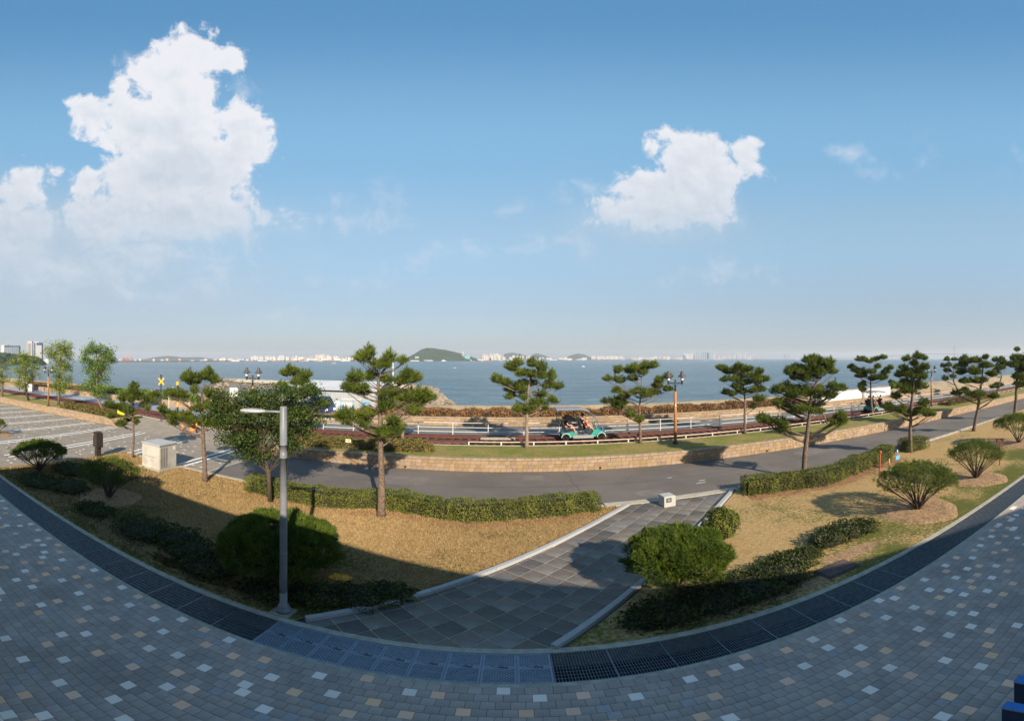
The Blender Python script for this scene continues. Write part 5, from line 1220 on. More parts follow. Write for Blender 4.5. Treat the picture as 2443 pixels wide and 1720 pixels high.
for r_ in range(7): ln.box(-.36, .3-.08*(r_ % 3), -.024, -.022, 1.42+r_*.11, 1.445+r_*.11)
ln.build('lettering', mat('grey_print', (.25,.27,.3), .6), t)
MB().tube([(-.4,0,0),(-.4,0,2.3)], .03, 6).tube([(.4,0,0),(.4,0,2.3)], .03, 6).build('legs', GALV, t)
t = thing('shelter_frame', 'dark red steel frame shelter with a striped screen at the far left promenade', 'shelter', (-62.2,27.0,T(-62)), .1)
MB().tube([(-2,0,0),(-2,0,2.6),(2.4,0,2.6),(2.4,0,0)], .12, 6).build('frame', RUST, t)
MB().prism_y([(-1.9,.4),(.2,.4),(.6,2.5),(-1.3,2.5)], .1, .16).build('screen', mat('striped_screen', (.35,.35,.36), .6, (.08,.06,.06), 2.2, contrast=(.48,.52)), t)
MB().box(.6,2.3,.15,.25,.1,1.2).build('side_panel', WHITE_METAL, t)

# ---------------------------------------------------------------- people
SKIN = mat('skin', (.48,.27,.18), .55, (.42,.23,.15), 8); HAIR = mat('black_hair', (.015,.012,.011), .6)
def person(label, loc, rz, pose='sit', shirt=(.02,.025,.04), legs=(.05,.06,.09), short=True, hat=None, s=1.0, hold=0.0, arms=None, parent_group=None):
    t = thing('person', label, 'person', loc, rz, parent_group); t.scale = (s,)*3
    key = '%.2f_%.2f_%.2f' % shirt; SH = mat('shirt_'+key, shirt, .85, tuple(c*.7 for c in shirt), 7); lk = '%.2f_%.2f_%.2f' % legs; LG = mat('trousers_'+lk, legs, .85, tuple(c*.7 for c in legs), 7)
    if pose == 'sit':
        V = [(0,0,.02),(-.02,0,.20),(-.03,0,.40),(-.01,0,.53),(.01,0,.60),(.03,0,.66),(.035,0,.76)]
        hip, kn, an, toe = (.02,.09,-.01),(.43,.12,.08),(.60,.11,-.30),(.78,.11,-.33)
    else:
        V = [(0,0,.92),(.01,0,1.08),(.03,0,1.28),(.04,0,1.42),(.06,0,1.50),(.08,0,1.56),(.085,0,1.66)]
        hip, kn, an, toe = (.0,.09,.90),(.03,.11,.49),(-.02,.12,.08),(.14,.13,.04)
    E = [(i, i+1) for i in range(6)]; r_ = [.13,.115,.13,.08,.05,.085,.078]
    V.append((V[5][0]+.10, 0, V[5][2]-.005)); E.append((5, 7)); r_.append(.022)     # nose
    arm_r = {}; leg_i = {}
    el_, wr = (arms or ((.06,.24,.28),(.28,.16,.20)))
    for sg in (-1, 1):
        b = len(V); sh = (V[3][0]-.01, sg*.155, V[3][2]-.035); V += [sh, (el_[0], sg*el_[1], el_[2]), (wr[0], sg*wr[1], wr[2]), (wr[0]+.07, sg*wr[1]*.95, wr[2]-.005)]
        E += [(3, b), (b, b+1), (b+1, b+2), (b+2, b+3)]; r_ += [.062,.042,.028,.034]; arm_r[sg] = (b, b+1)
        for f in range(4):
            k_ = len(V); V += [(wr[0]+.13, sg*wr[1]*.95+(f-1.5)*.019, wr[2]-.01), (wr[0]+.165-.008*abs(f-1), sg*wr[1]*.95+(f-1.5)*.02, wr[2]-.04)]; E += [(b+3, k_), (k_, k_+1)]; r_ += [.0095,.008]
        k_ = len(V); V += [(wr[0]+.09, sg*(wr[1]*.95-.045), wr[2]-.015)]; E.append((b+2, k_)); r_.append(.010)
        b = len(V); V += [(hip[0], sg*hip[1], hip[2]), (kn[0], sg*kn[1], kn[2]), (an[0], sg*an[1], an[2]), (toe[0], sg*toe[1], toe[2])]
        E += [(0, b), (b, b+1), (b+1, b+2), (b+2, b+3)]; r_ += [.088,.060,.038,.035]; leg_i[sg] = b
    skin_obj('body', V, E, r_, SKIN, t)
    # shirt over trunk and upper arms
    sv = [V[0][:2]+(V[0][2]+.05,), V[1], V[2], V[3]]; se = [(0,1),(1,2),(2,3)]; sr = [.142,.135,.15,.095]
    for sg in (-1, 1):
        b, e_ = arm_r[sg]; q = len(sv); A, B = V[b], V[e_]; mid = tuple(A[i]*.3+B[i]*.7 for i in range(3)); sv += [A, mid]; se += [(3, q), (q, q+1)]; sr += [.078,.062]
    skin_obj('shirt', sv, se, sr, SH, t)
    sv = [V[0]]; se = []; sr = [.148]
    for sg in (-1, 1):
        b = leg_i[sg]; A, B, C_ = V[b], V[b+1], V[b+2]; q = len(sv)
        if short: end = tuple(A[i]*.25+B[i]*.75 for i in range(3)); sv += [A, end]; se += [(0, q), (q, q+1)]; sr += [.105,.085]
        else: sv += [A, B, tuple(B[i]*.1+C_[i]*.9 for i in range(3))]; se += [(0, q), (q, q+1), (q+1, q+2)]; sr += [.105,.078,.062]
        tx, ty, tz = V[b+3]; cx, cy, cz_ = V[b+2]
        MB().ell(((tx+cx)/2+.01, ty, (tz+cz_)/2-.025), (.135,.05,.05), 10, 6).build('shoe', mat('shoe_white', (.5,.48,.45), .7) if R.random() < .4 else mat('shoe_black', (.03,.03,.03), .7), t, True)
    skin_obj('shorts' if short else 'trousers', sv, se, sr, LG, t)
    hx_, hz_ = V[6][0], V[6][2]
    MB().ell((hx_-.022, 0, hz_-.005), (.098,.088,.105), 12, 8).build('hair', HAIR, t, True)
    for sg in (-1, 1): MB().ell((hx_+.078, sg*.032, hz_-.045), (.010,.014,.008), 8, 6).build('eye', HAIR, t, True)
    if hat == 'cap':
        MB().ell((hx_-.01, 0, hz_+.03), (.108,.098,.085), 12, 8).prism([(hx_+.05,-.07),(hx_+.19,-.04),(hx_+.19,.04),(hx_+.05,.07)], hz_+.02, hz_+.035).build('cap', mat('black_cap', (.015,.015,.018), .8), t, True)
    elif hat == 'white':
        MB().ell((hx_, 0, hz_+.03), (.12,.11,.09), 12, 8).lathe([(.17,0),(.17,.012),(.1,.03)], 14, (hx_,0,hz_)).build('hat', WHITE_METAL, t, True)
    elif hat == 'straw':
        MB().lathe([(.19,0),(.19,.012),(.11,.03),(.105,.09),(.06,.12)], 16, (hx_-.01,0,hz_)).build('straw_hat', mat('straw', (.42,.24,.11), .9, (.34,.19,.09), 40), t, True)
    return t
def umbrella(label, loc, rx=.18):
    t = thing('umbrella', label, 'umbrella', loc); n = 8; V = [(0,0,.26)]
    for j, (r_, z) in enumerate(((.25,.22),(.45,.10),(.56,-.02))):
        for i in range(n*2):
            a = 2*pi*i/(n*2); rr_ = r_*(1 if i % 2 == 0 else .95); V.append((cos(a)*rr_, sin(a)*rr_, z+(.0 if i % 2 == 0 else .015)))
    F = [(0, 1+i, 1+(i+1) % 16) for i in range(16)]
    for j in range(2): F += [(1+j*16+i, 17+j*16+i, 17+j*16+(i+1) % 16, 1+j*16+(i+1) % 16) for i in range(16)]
    cn = MB().add(V, F).build('canopy', mat('black_canopy', (.010,.010,.012), .95, spec=.05), t); m = cn.modifiers.new('s', 'SOLIDIFY'); m.thickness = .004
    MB().tube([(0,0,.32),(-.06,0,-.55)], .008, 6).build('shaft', GALV, t)
    t.rotation_euler = (0, rx, 0); t.scale = (.85,.85,.95); return t

# ---------------------------------------------------------------- rail bikes
TEAL = mat('teal_fibreglass', (.025,.26,.20), .35, (.02,.21,.165), 6, coat=.3); SEATM = mat('black_seat', (.02,.02,.022), .7)
def rail_bike(label, loc, rz=0):
    t = thing('rail_bike', label, 'rail bike', loc, rz, 'teal four-seat rail bikes on the track')
    y0, y1 = -.62, .62
    fl = MB().box(.05,2.2,y0+.06,y1-.06,.22,.29).box(.45,1.75,y0,y0+.05,.14,.34).box(.45,1.75,y1-.05,y1,.14,.34).build('floor_pan', mat('chequer_plate', (.36,.37,.38), .4, (.26,.27,.28), 30, metal=.5), t)
    for wx in (0.0, 2.23):
        for y in (y0-.02, y1+.02):
            w = MB().lathe([(.20,-.03),(.215,-.025),(.215,.025),(.20,.03),(.15,.03),(.15,-.03)], 20).build('wheel', BLACK, t, True); w.location = (wx, y, .215); w.rotation_euler = (pi/2,0,0)
            sp = MB().lathe([(.04,-.035),(.04,.035)], 8)
            for q in range(7): a = 2*pi*q/7; sp.tube([(0,0,0),(cos(a)*.155, sin(a)*.155, 0)], .013, 5)
            sp.build('spokes', IRON, w)
            # arched mudguard with a pale lip
            arc = [(wx+.30*cos(a), .215+.30*sin(a)) for a in [pi*i/10 for i in range(11)]]; inn = [(wx+.245*cos(a), .215+.245*sin(a)) for a in [pi*i/10 for i in range(10, -1, -1)]]
            ys_ = (y-.075, y+.06) if y < 0 else (y-.06, y+.075)
            mg = MB()
            for i in range(10): mg.prism_y([arc[i], arc[i+1], inn[9-i], inn[10-i]], *ys_)
            g_ = mg.build('mudguard', TEAL, t)
            lip = MB(); yy = ys_[0] if y < 0 else ys_[1]; lip.tube([(wx+.272*cos(a), yy, .215+.272*sin(a)) for a in [pi*i/10 for i in range(11)]], .018, 6); lip.build('lip', WHITE_METAL, g_)
    MB().prism_y([(-.22,.40),(.0,.52),(.28,.56),(.62,.46),(.85,.30),(.30,.30),(-.2,.30)], y0+.02, y1-.02).build('rear_body', TEAL, t)
    MB().prism_y([(1.55,.30),(1.75,.60),(1.95,.72),(2.30,.60),(2.48,.42),(2.50,.30)], y0+.02, y1-.02).build('front_body', TEAL, t)
    MB().prism_y([(2.10,.62),(2.42,.52),(2.52,.34),(2.50,.62),(2.30,.80)], -.45, .45).build('nose_panel', mat('dark_blue_panel', (.015,.04,.16), .3, coat=.4), t)
    for y in (-.3, .3):
        hl = MB().lathe([(.07,0),(.075,.04),(.05,.06)], 12).build('headlight', GLASS, t, True); hl.location = (2.5, y, .5); hl.rotation_euler = (0, pi/2, 0)
    for sx in (.08, 1.16):
        s_ = MB().box(sx-.12,sx+.34,-.56,.56,.60,.66).build('seat', SEATM, t)
        bk_ = MB()
        for y in (-.29, .29): bk_.prism_y([(sx-.16,.66),(sx-.08,.66),(sx-.22,1.18),(sx-.29,1.18)], y-.25, y+.25)
        bk_.build('seat_back', SEATM, t)
        fr = MB()
        for y in (-.57, .57): fr.tube([(sx+.36,y,.30),(sx+.02,y,.58),(sx-.24,y,.98),(sx-.34,y,1.26)], .02, 6)
        for q in (.1, .3): fr.tube([(sx+q,-.5,.3),(sx+q,-.5,.6)], .015, 5).tube([(sx+q,.5,.3),(sx+q,.5,.6)], .015, 5)
        fr.build('seat_frame', IRON, t)
        pd = MB()
        for y in (-.3, .3):
            pd.lathe([(.10,-.01),(.10,.01)], 14, (0,0,0)) if False else None
            pd.tube([(sx+.62,y-.12,.46),(sx+.62,y+.12,.46)], .015, 6).tube([(sx+.62,y-.12,.46),(sx+.72,y-.12,.56)], .012, 5).tube([(sx+.62,y+.12,.46),(sx+.52,y+.12,.36)], .012, 5).tube([(sx+.6,y,.28),(sx+.62,y,.46)], .02, 5).box(sx+.68,sx+.76,y-.2,y-.1,.55,.57).box(sx+.48,sx+.56,y+.1,y+.2,.34,.36)
        pd.build('pedals', IRON, t)
    rf = [(-.60,1.97),(.9,1.99),(1.15,1.95),(1.45,1.84)]
    V = []; 
    for x, z in rf: V += [(x,-.72,z),(x,.72,z)]
    r_ = MB().add(V, [(2*i, 2*i+1, 2*i+3, 2*i+2) for i in range(3)]).build('roof', mat('pale_canopy', (.20,.21,.245), .6, (.16,.17,.20), 4), t); m = r_.modifiers.new('s', 'SOLIDIFY'); m.thickness = .045
    ed = MB()
    for y in (-.70, .70): ed.tube([(-.60,y,1.95),(.9,y,1.97),(1.15,y,1.93),(1.45,y,1.82),(1.85,y*.95,1.50),(2.15,y*.9,1.15),(2.32,y*.85,.75),(2.36,y*.85,.55)], .022, 6)
    for y in (-.62, .62): ed.tube([(1.2,y,1.90),(1.62,y*.95,1.55),(1.92,y*.9,1.15),(2.0,y*.85,.7)], .014, 6)
    ed.tube([(-.60,-.7,1.95),(-.60,.7,1.95)], .018, 6)
    ed.build('roof_frame', GALV, t)
    po = MB()
    for y in (-.66, .66):
        po.tube([(-.46,y,1.95),(-.44,y,1.25),(-.26,y*.9,.95),(.0,y*.9,.5)], .02, 6).tube([(.62,y,1.95),(.70,y,1.2),(.95,y*.9,.75),(1.1,y*.9,.32)], .018, 6)
    po.build('roof_posts', IRON, t)
    MB().tube([(1.95,-.35,.72),(1.80,-.35,1.0),(1.80,.35,1.0),(1.95,.35,.72)], .015, 6).build('handle_bar', IRON, t)
    return t
bx, by, bz = 3.33, 25.65+.70, .70+.12
rb = rail_bike('teal rail bike with flat canopy carrying the umbrella rider, between two verge pines', (bx, by, bz))
copy_tree(rb, location=(30.3,26.35,.82), label='teal rail bike half hidden behind the wide fan-shaped pine')
person('rider in black under the open black umbrella on the rear seat', (bx+.06, by-.28, bz+.74), 0, shirt=(.012,.012,.015), legs=(.06,.065,.08), hold=1)
umbrella('open black umbrella held over the rear rider of the first rail bike', (bx+.20, by-.38, bz+1.36), .2)
person('rider in navy shirt and black cap on the front seat of the first rail bike', (bx+1.14, by+.02, bz+.76), 0, shirt=(.02,.03,.07), legs=(.03,.03,.04), hat='cap', s=1.03)
person('child in a red top and brown straw hat beside the capped rider', (bx+1.34, by-.30, bz+.72), 0, shirt=(.55,.04,.05), legs=(.03,.045,.10), hat='straw', s=.82)
b2x, b2y, b2z = 30.3, 26.35, .82
person('dark-haired rider at the back of the second rail bike', (b2x+.06, b2y+.25, b2z+.74), 0, shirt=(.015,.015,.02), legs=(.05,.05,.06))
person('rider in a light grey shirt on the second rail bike', (b2x+.10, b2y-.30, b2z+.78), 0, shirt=(.25,.27,.33), legs=(.03,.06,.06))
person('rider in black on the front seat of the second rail bike', (b2x+1.2, b2y-.25, b2z+.76), 0, shirt=(.012,.012,.015), legs=(.03,.03,.03))
person('worker in an orange vest standing at the crossing behind the flat-topped pine', (-26.0,27.6-.9,T(-26)-.02), .4, 'stand', shirt=(.8,.25,.02), legs=(.6,.3,.02), short=False, arms=((.10,.24,1.12),(.28,.20,1.0)))
person('person in a dark green top and white hat next to the orange-vested worker', (-25.5,27.3-.9,T(-25)-.02), 2.6, 'stand', shirt=(.015,.05,.035), legs=(.05,.05,.06), short=False, hat='white', arms=((.10,.24,1.12),(.28,.20,1.0)))
person('person in a navy jacket near the banded signal post', (-24.7,27.9-.9,T(-24)-.02), 1.0, 'stand', shirt=(.01,.018,.05), legs=(.02,.02,.025), short=False, hat='cap', arms=((.10,.24,1.12),(.28,.20,1.0)), s=1.05)

# ---------------------------------------------------------------- lorry, shed, gate and breakwater
t = thing('blue_truck', 'dark blue small lorry with its cab showing right of the leafy tree', 'truck', (-16.3,35.0,T(-16)), -.22)
TB = mat('dark_blue_paint', (.012,.04,.18), .25, (.01,.035,.15), 3, coat=.6); DG = mat('dark_glass', (.03,.04,.05), .08, spec=.8)
cab = [(-1.6,.35),(-1.6,1.85),(-1.35,1.95),(-.55,1.93),(.02,1.15),(.13,.95),(.16,.35)]
c_ = MB().prism_y(cab, -.85, .85).build('cab', TB, t)
MB().add([(-.50,-.74,1.90),(.025,-.74,1.17),(.025,.74,1.17),(-.50,.74,1.90)], [(0,1,2,3)]).build('windscreen', DG, t).location = (.012,0,.008)
MB().prism_y([(-1.3,1.2),(-1.3,1.78),(-.6,1.78),(-.12,1.2)], -.86, -.852).build('side_window', DG, t)
for y in (-.62, .62): MB().rbox((.15,y,.78), (.03,.17,.12)).build('headlight', GLASS, t)
MB().rbox((.17,0,.42), (.02,.28,.08)).build('number_plate', WHITE_METAL, t)
MB().box(.10,.2,-.84,.84,.3,.52).build('bumper', TB, t)
MB().box(-4.6,-1.68,-.85,.85,.72,.80).box(-4.6,-4.55,-.85,.85,.8,1.15).box(-4.6,-1.68,-.85,-.81,.8,1.15).box(-4.6,-1.68,.81,.85,.8,1.15).build('load_bed', TB, t)
MB().box(-4.4,-.1,-.35,.35,.45,.6).build('chassis', IRON, t)
for x in (-.75, -3.5):
    for y in (-.78, .78):
        w = MB().lathe([(.2,-.1),(.32,-.1),(.34,-.05),(.34,.05),(.32,.1),(.2,.1)], 18).build('wheel', BLACK, t, True); w.location = (x, y, .34); w.rotation_euler = (pi/2,0,0)
        MB().lathe([(.18,-.08),(.18,.08)], 12).build('rim', GALV, w)
MB().rbox((-.35,-1.0,1.5), (.05,.06,.14)).build('mirror', IRON, t)

yard = MB().add([(-29.8,33.0,T(-29)+.05),(-14.2,33.0,T(-14)-.2),(-13.3,42,.3),(-14,70,.1),(-58,73,.1),(-34,40,.3)], [(0,1,2,3,4,5)]).build('pier_yard', mat('yard_concrete', (.19,.18,.16), .9, (.15,.14,.125), .8, .3, 20), kind='structure')
strip('forecourt', -29.8, -14.2, 32.4, 33.0, PARK, T, .0)
CORR = mat('corrugated_sheet', (.33,.345,.36), .5, (.28,.295,.31), .6); ROOFW = mat('white_roof_sheet', (.42,.435,.45), .5, (.37,.385,.40), .5)
t = thing('warehouse', 'low pale corrugated warehouse with a white sheet roof on the pier', 'warehouse', (-19,43,.3), -.02)
wa, wb = 2.5, 3.05
MB().box(-5.5,5.5,-3,3,-.1,wa-.05).build('wall_core', CORR, t)
rb_ = MB()
for i in range(36): x = -5.4+i*.306; rb_.box(x, x+.12, -3.05, -3.0, 0, wa-.08)
for i in range(20): y = -2.9+i*.306; rb_.box(5.5, 5.55, y, y+.12, 0, wa-.08)
rb_.build('wall_ribs', CORR, t)
V = [(-5.9,-3.4,wa-.06),(5.9,-3.4,wa-.06),(5.9,0,wb+.15),(-5.9,0,wb+.15),(5.9,3.4,wa-.06),(-5.9,3.4,wa-.06)]
r_ = MB().add(V, [(0,1,2,3),(3,2,4,5)]).build('roof', ROOFW, t); m = r_.modifiers.new('s', 'SOLIDIFY'); m.thickness = .06
MB().add([(5.5,-3,wa-.06),(5.5,3,wa-.06),(5.5,0,wb+.1)], [(0,1,2)]).build('gable', CORR, t)
BLUE_P = mat('light_blue_paint', (.05,.30,.58), .5, (.04,.25,.5), 3)
t = thing('yard_gate', 'blue framed mesh gate and hoarding in front of the pale warehouse', 'gate', (-14.9,36.1,T(-15)-.1), .05)
fr = MB()
for x in (-1.6,-.7,.5,1.35): fr.tube([(x,0,0),(x,0,1.75)], .035, 6)
fr.tube([(-1.6,0,.55),(1.35,0,.55)], .03, 6).tube([(-1.6,0,.2),(1.35,0,.2)], .03, 6); fr.build('frame', BLUE_P, t)
MB().tube([(-1.6,0,1.5),(-.72,0,1.5)], .035, 6).tube([(-.7,0,1.75),(1.35,0,1.75)], .035, 6).build('top_rail', WHITE_METAL, t)
MB().box(-1.58,.48,.02,.03,.1,1.45).build('mesh_infill', mat('grey_mesh_sheet', (.42,.46,.5), .6), t)
hb = MB().box(1.4,2.15,-.04,.0,.05,1.5).build('hoarding', BLUE_P, t); MB().add([(1.5,-.045,.55),(2.1,-.045,.6),(2.0,-.045,1.2),(1.75,-.045,1.35),(1.5,-.045,1.0)], [(0,1,2,3,4)]).build('print', WHITE_METAL, hb)
t = thing('mast', 'slim white mast standing on the breakwater behind the tallest pine', 'mast', (-17.5,60,.5))
MB().lathe([(.13,0),(.10,3),(.09,5.5),(.13,5.5),(.13,6.0),(.05,6.1)], 12).build('pole', WHITE_METAL, t)

bw = thing('breakwater', 'rubble stone breakwater curving round the pier yard into the water', 'breakwater', (-30,70,0))
line = [(-66,77),(-58,75.5),(-44,74.5),(-30,73.5),(-17,72),(-13.5,66),(-12.2,58),(-11.8,50),(-12.2,43)]
RUB = mat('rubble_rock', (.25,.205,.155), .9, (.16,.135,.10), 1.1, .6, 8, rand=.2); RUBD = mat('dark_rubble_core', (.12,.10,.085), .9, (.08,.07,.06), 1)  # core coloured darker than the rocks laid over it
V = []
for i, (x, y) in enumerate(line):
    a, b = line[max(0, i-1)], line[min(len(line)-1, i+1)]; tx, ty = b[0]-a[0], b[1]-a[1]; L = math.hypot(tx, ty); nx, ny = -ty/L, tx/L
    e = 1.0 if 0 < i else .15
    for o_, z in ((-4.2,-2.3),(-1.0,.9*e),(1.0,.9*e),(5.5,-2.3)): V.append((x+nx*o_+30, y+ny*o_-70, z))
MB().add(V, [(4*i+j, 4*i+4+j, 4*i+5+j, 4*i+1+j) for i in range(len(line)-1) for j in range(3)]).build('core', RUBD, bw)
rk = []
for v_ in range(5):
    m_ = MB().ell((0,0,0), (1,1,1), 7, 5); m_.V = [tuple(c*R.uniform(.72,1.12) for c in p) for p in m_.V]; me = new_mesh('rock', m_.V, m_.F); me.materials.append(RUB); rk.append(me)
far = MB(); cnt = 0; spots = []
for i in range(len(line)-1):
    (xa, ya), (xb, yb) = line[i], line[i+1]; L = math.hypot(xb-xa, yb-ya); nx, ny = -(yb-ya)/L, (xb-xa)/L
    for q in range(int(L*6.5)):
        f = R.random(); o_ = R.uniform(-4.0, 5.0); z = 1.0-(max(0, abs(o_-.2)-1.0)*.80); spots.append((xa+(xb-xa)*f+nx*o_, ya+(yb-ya)*f+ny*o_, z, R.uniform(.35,.8)))
spots.sort(key=lambda s_: math.hypot(s_[0], s_[1])-s_[3]*30-(12 if s_[2] > -1 else 0))
for n_, (x, y, z, s_) in enumerate(spots):
    if n_ < 295:
        o = link('rock', rk[n_ % 5], None, bw, (x+30, y-70, z)); o.scale = (s_, s_*R.uniform(.7,1), s_*R.uniform(.5,.8)); o.rotation_euler = (R.uniform(-.4,.4), R.uniform(-.4,.4), R.uniform(0,6))
    else:
        b0 = len(far.V); far.ell((0,0,0), (1,1,1), 6, 4)
        for k_ in range(b0, len(far.V)):
            p = far.V[k_]; j = R.uniform(.75,1.1); far.V[k_] = (x+30+p[0]*s_*j, y-70+p[1]*s_*j, z+p[2]*s_*.65*j)
far.build('rubble', RUB, bw, kind='stuff')
qy = MB().add([(-58+30,74-70,.75),(-18+30,70.3-70,.75),(-18+30,71.3-70,1.35),(-58+30,75-70,1.35)], [(0,1,2,3)]).add([(-58+30,75-70,1.35),(-18+30,71.3-70,1.35),(-18+30,72.2-70,1.35),(-58+30,76-70,1.35)], [(0,1,2,3)]).build('crest_slab', PALE_CONC, bw)

# ---------------------------------------------------------------- the sea
sm_ = bpy.data.materials.new('sea_water'); sm_.use_nodes = True; n = sm_.node_tree; b = n.nodes['Principled BSDF']
b.inputs['Roughness'].default_value = .22; b.inputs['IOR'].default_value = 1.33; b.inputs['Specular IOR Level'].default_value = .5
g_ = NT(n, 'ShaderNodeNewGeometry')
mp = NT(n, 'ShaderNodeMapping', i_Scale=(.45, 1.5, 1)); n.links.new(g_.outputs['Position'], mp.inputs[0])
w1 = NT(n, 'ShaderNodeTexNoise', i_Scale=.55, i_Detail=6, i_Roughness=.6); n.links.new(mp.outputs[0], w1.inputs['Vector'])
w2 = NT(n, 'ShaderNodeTexNoise', i_Scale=.014, i_Detail=5); n.links.new(mp.outputs[0], w2.inputs['Vector'])
c = mixc(n, smooth(n, w2.outputs['Fac'], .35, .65), (.040,.088,.118), (.062,.115,.145))
c = mixc(n, smooth(n, w1.outputs['Fac'], .50, .72), c, (.15,.21,.26))
mp3 = NT(n, 'ShaderNodeMapping', i_Scale=(.03, .16, 1)); n.links.new(g_.outputs['Position'], mp3.inputs[0])
w3 = NT(n, 'ShaderNodeTexNoise', i_Scale=1.0, i_Detail=7, i_Roughness=.72); n.links.new(mp3.outputs[0], w3.inputs['Vector'])
c = mixc(n, M(n, 'MULTIPLY', smooth(n, w3.outputs['Fac'], .44, .60), .6), c, (.022,.055,.08))
n.links.new(c, b.inputs['Base Color'])
bp = NT(n, 'ShaderNodeBump', i_Strength=1.0, i_Distance=.8); n.links.new(w1.outputs['Fac'], bp.inputs['Height']); n.links.new(bp.outputs[0], b.inputs['Normal'])
MB().add([(-9000,-400,-1.5),(9000,-400,-1.5),(9000,9000,-1.5),(-9000,9000,-1.5)], [(0,1,2,3)]).build('sea', sm_, kind='structure')

# ---------------------------------------------------------------- far shore
def pol(px, d): a = (px-1221.5)/1000; return d*sin(a), d*cos(a)
def ztop(py, d): return EYE-d*tan((py-855)/1000)
FOREST = mat('far_forest', (.035,.06,.03), .95, (.02,.035,.02), .02, 1.0, .1)
def hill(name, label, prof, d, depth=260, mt=FOREST, cat='hill', kind=None):
    """prof: (px,py) crest line, a rounded ridge with real depth"""
    V = []; nn = 9; fine = []
    for i in range(len(prof)-1):
        for q in range(4): f = q/4; fine.append((prof[i][0]*(1-f)+prof[i+1][0]*f, prof[i][1]*(1-f)+prof[i+1][1]*f+R.uniform(-.5,.5)))
    fine.append(prof[-1])
    for px, py in fine:
        h = max(ztop(py, d)+1.5, .5)
        for j in range(nn):
            f = -1+2*j/(nn-1); dd = d+f*depth/2; x, y = pol(px, dd); z = -2+(h+.5)*(1-abs(f)**1.7)*(1 if j == nn//2 else R.uniform(.90,1.0)); V.append((x, y, z))
    F = [(nn*i+j, nn*i+nn+j, nn*i+nn+j+1, nn*i+j+1) for i in range(len(fine)-1) for j in range(nn-1)]
    return MB().add(V, F).build(name, mt, smooth_=False, kind=kind or 'structure')
hill('island_hill', '', [(960,857),(978,850),(990,843),(1005,834),(1018,830),(1035,830.5),(1060,834),(1085,840),(1105,845),(1125,851),(1140,857)], 1350, 320)
for pr in ([(1195,856),(1205,844),(1222,841),(1240,844),(1262,850),(1275,857)], [(1262,856),(1270,846),(1280,843),(1300,848),(1320,856)], [(1345,857),(1360,848),(1377,843.5),(1392,845),(1412,853),(1420,857)],
           [(330,860),(370,852),(400,849),(430,852),(480,853),(530,858)], [(800,858),(830,850),(850,847),(880,850),(920,857)], [(270,861),(300,856),(340,859)]):
    hill('hills', '', pr, 3000, 500)
sh = [(230,864,900),(420,863,950),(600,861.5,1100),(900,861,1150),(1150,860,1250),(1300,859,1700),(1500,858,2000),(1700,857.5,2400),(1810,857.3,2500)]
V = []
for px, py, d in sh:
    x, y = pol(px, d); V.append((x, y, -.3)); x, y = pol(px, d+1200); V.append((x, y, .6))
LANDM = mat('far_land', (.20,.18,.15), .95, (.13,.12,.09), .01)
MB().add(V, [(2*i, 2*i+2, 2*i+3, 2*i+1) for i in range(len(sh)-1)]).build('far_shore', LANDM, kind='structure')
def dshore(px):
    for a, b in zip(sh, sh[1:]):
        if a[0] <= px <= b[0]: f = (px-a[0])/(b[0]-a[0]); return a[2]+(b[2]-a[2])*f
    return sh[0][2] if px < sh[0][0] else sh[-1][2]
FB = [mat('far_white', (.50,.49,.48), .8, (.42,.41,.41), .05), mat('far_cream', (.45,.40,.35), .8, (.38,.34,.29), .05), mat('far_grey', (.38,.40,.42), .8, (.3,.32,.34), .05), mat('far_pink', (.38,.29,.26), .8, (.32,.25,.22), .05), mat('far_bluegrey', (.25,.32,.40), .7, (.2,.27,.34), .05), mat('far_rust', (.28,.13,.10), .8, (.22,.1,.08), .05)]
WIN = mat('far_windows', (.10,.13,.16), .4)
def block(px, wpx, ptop, mi=0, d=None, windows=True, label=None, group='pale buildings on the far shore', cat='building', name='far_building'):
    d = d or dshore(px)+R.uniform(20, 160); w = wpx/1000*d; h = ztop(ptop, d)+.5; x, y = pol(px, d); a = -(px-1221.5)/1000
    t = thing(name, label or 'pale block among the hazy buildings of the far shore', cat, (x, y, -.5), a+R.uniform(-.2,.2), group)
    dp = w*R.uniform(.5, .9)
    MB().box(-w/2,w/2,-dp/2,dp/2,0,h).build('wall', FB[mi], t)
    if h > 10: MB().box(-w*.2,w*.15,-dp*.2,dp*.2,h,h+h*.05).build('roof_box', FB[2], t)
    if windows and h > 9:
        m_ = MB(); nf = max(2, int(h/4.5)); nc = max(1, int(w/7))
        for c_ in range(nc):
            xx = -w/2+w*(c_+.5)/nc; ww = w/nc*.28
            for f in range(nf): zz = h*(f+.35)/nf; m_.box(xx-ww, xx+ww, -dp/2-.12, -dp/2-.02, zz, zz+h/nf*.45)
        m_.build('windows', WIN, t)
    return t
RR = random.Random(21); R_save = R; 
def rng(a, b): return RR.uniform(a, b)
for x, w, tp, mi in [(601,5,850,0),(608,5,849,0),(614,5,850,0),(622,6,850,0),(626,4,852,1),(636,6,850,0),(643,5,850,0),(650,6,850,1),(664,4,852,0),(669,5,848,0),(675,5,848,0),(699,5,851,1),(707,4,849,0),(716,8,852,1),(728,8,852,3),(742,8,851,3),(754,5,847,1),(760,5,846,1),(766,5,847,0),(772,5,845,1),(778,4,847,3),(783,5,848,0),(800,8,850,0),(806,8,852,0),(818,7,853,2),(845,8,851,0),(900,8,852,1),(915,7,853,0),(935,6,852,1),(943,5,850,0),
                     (995,9,851,1),(1003,8,852,1),(1012,14,852,2),(1023,9,851,2),(1052,13,851,1),(1075,8,852,2)]: block(x, w, tp, mi)
for i in range(34): block(rng(330,1640), rng(4,11), rng(854,857), RR.choice((0,1,2,3)), windows=False)
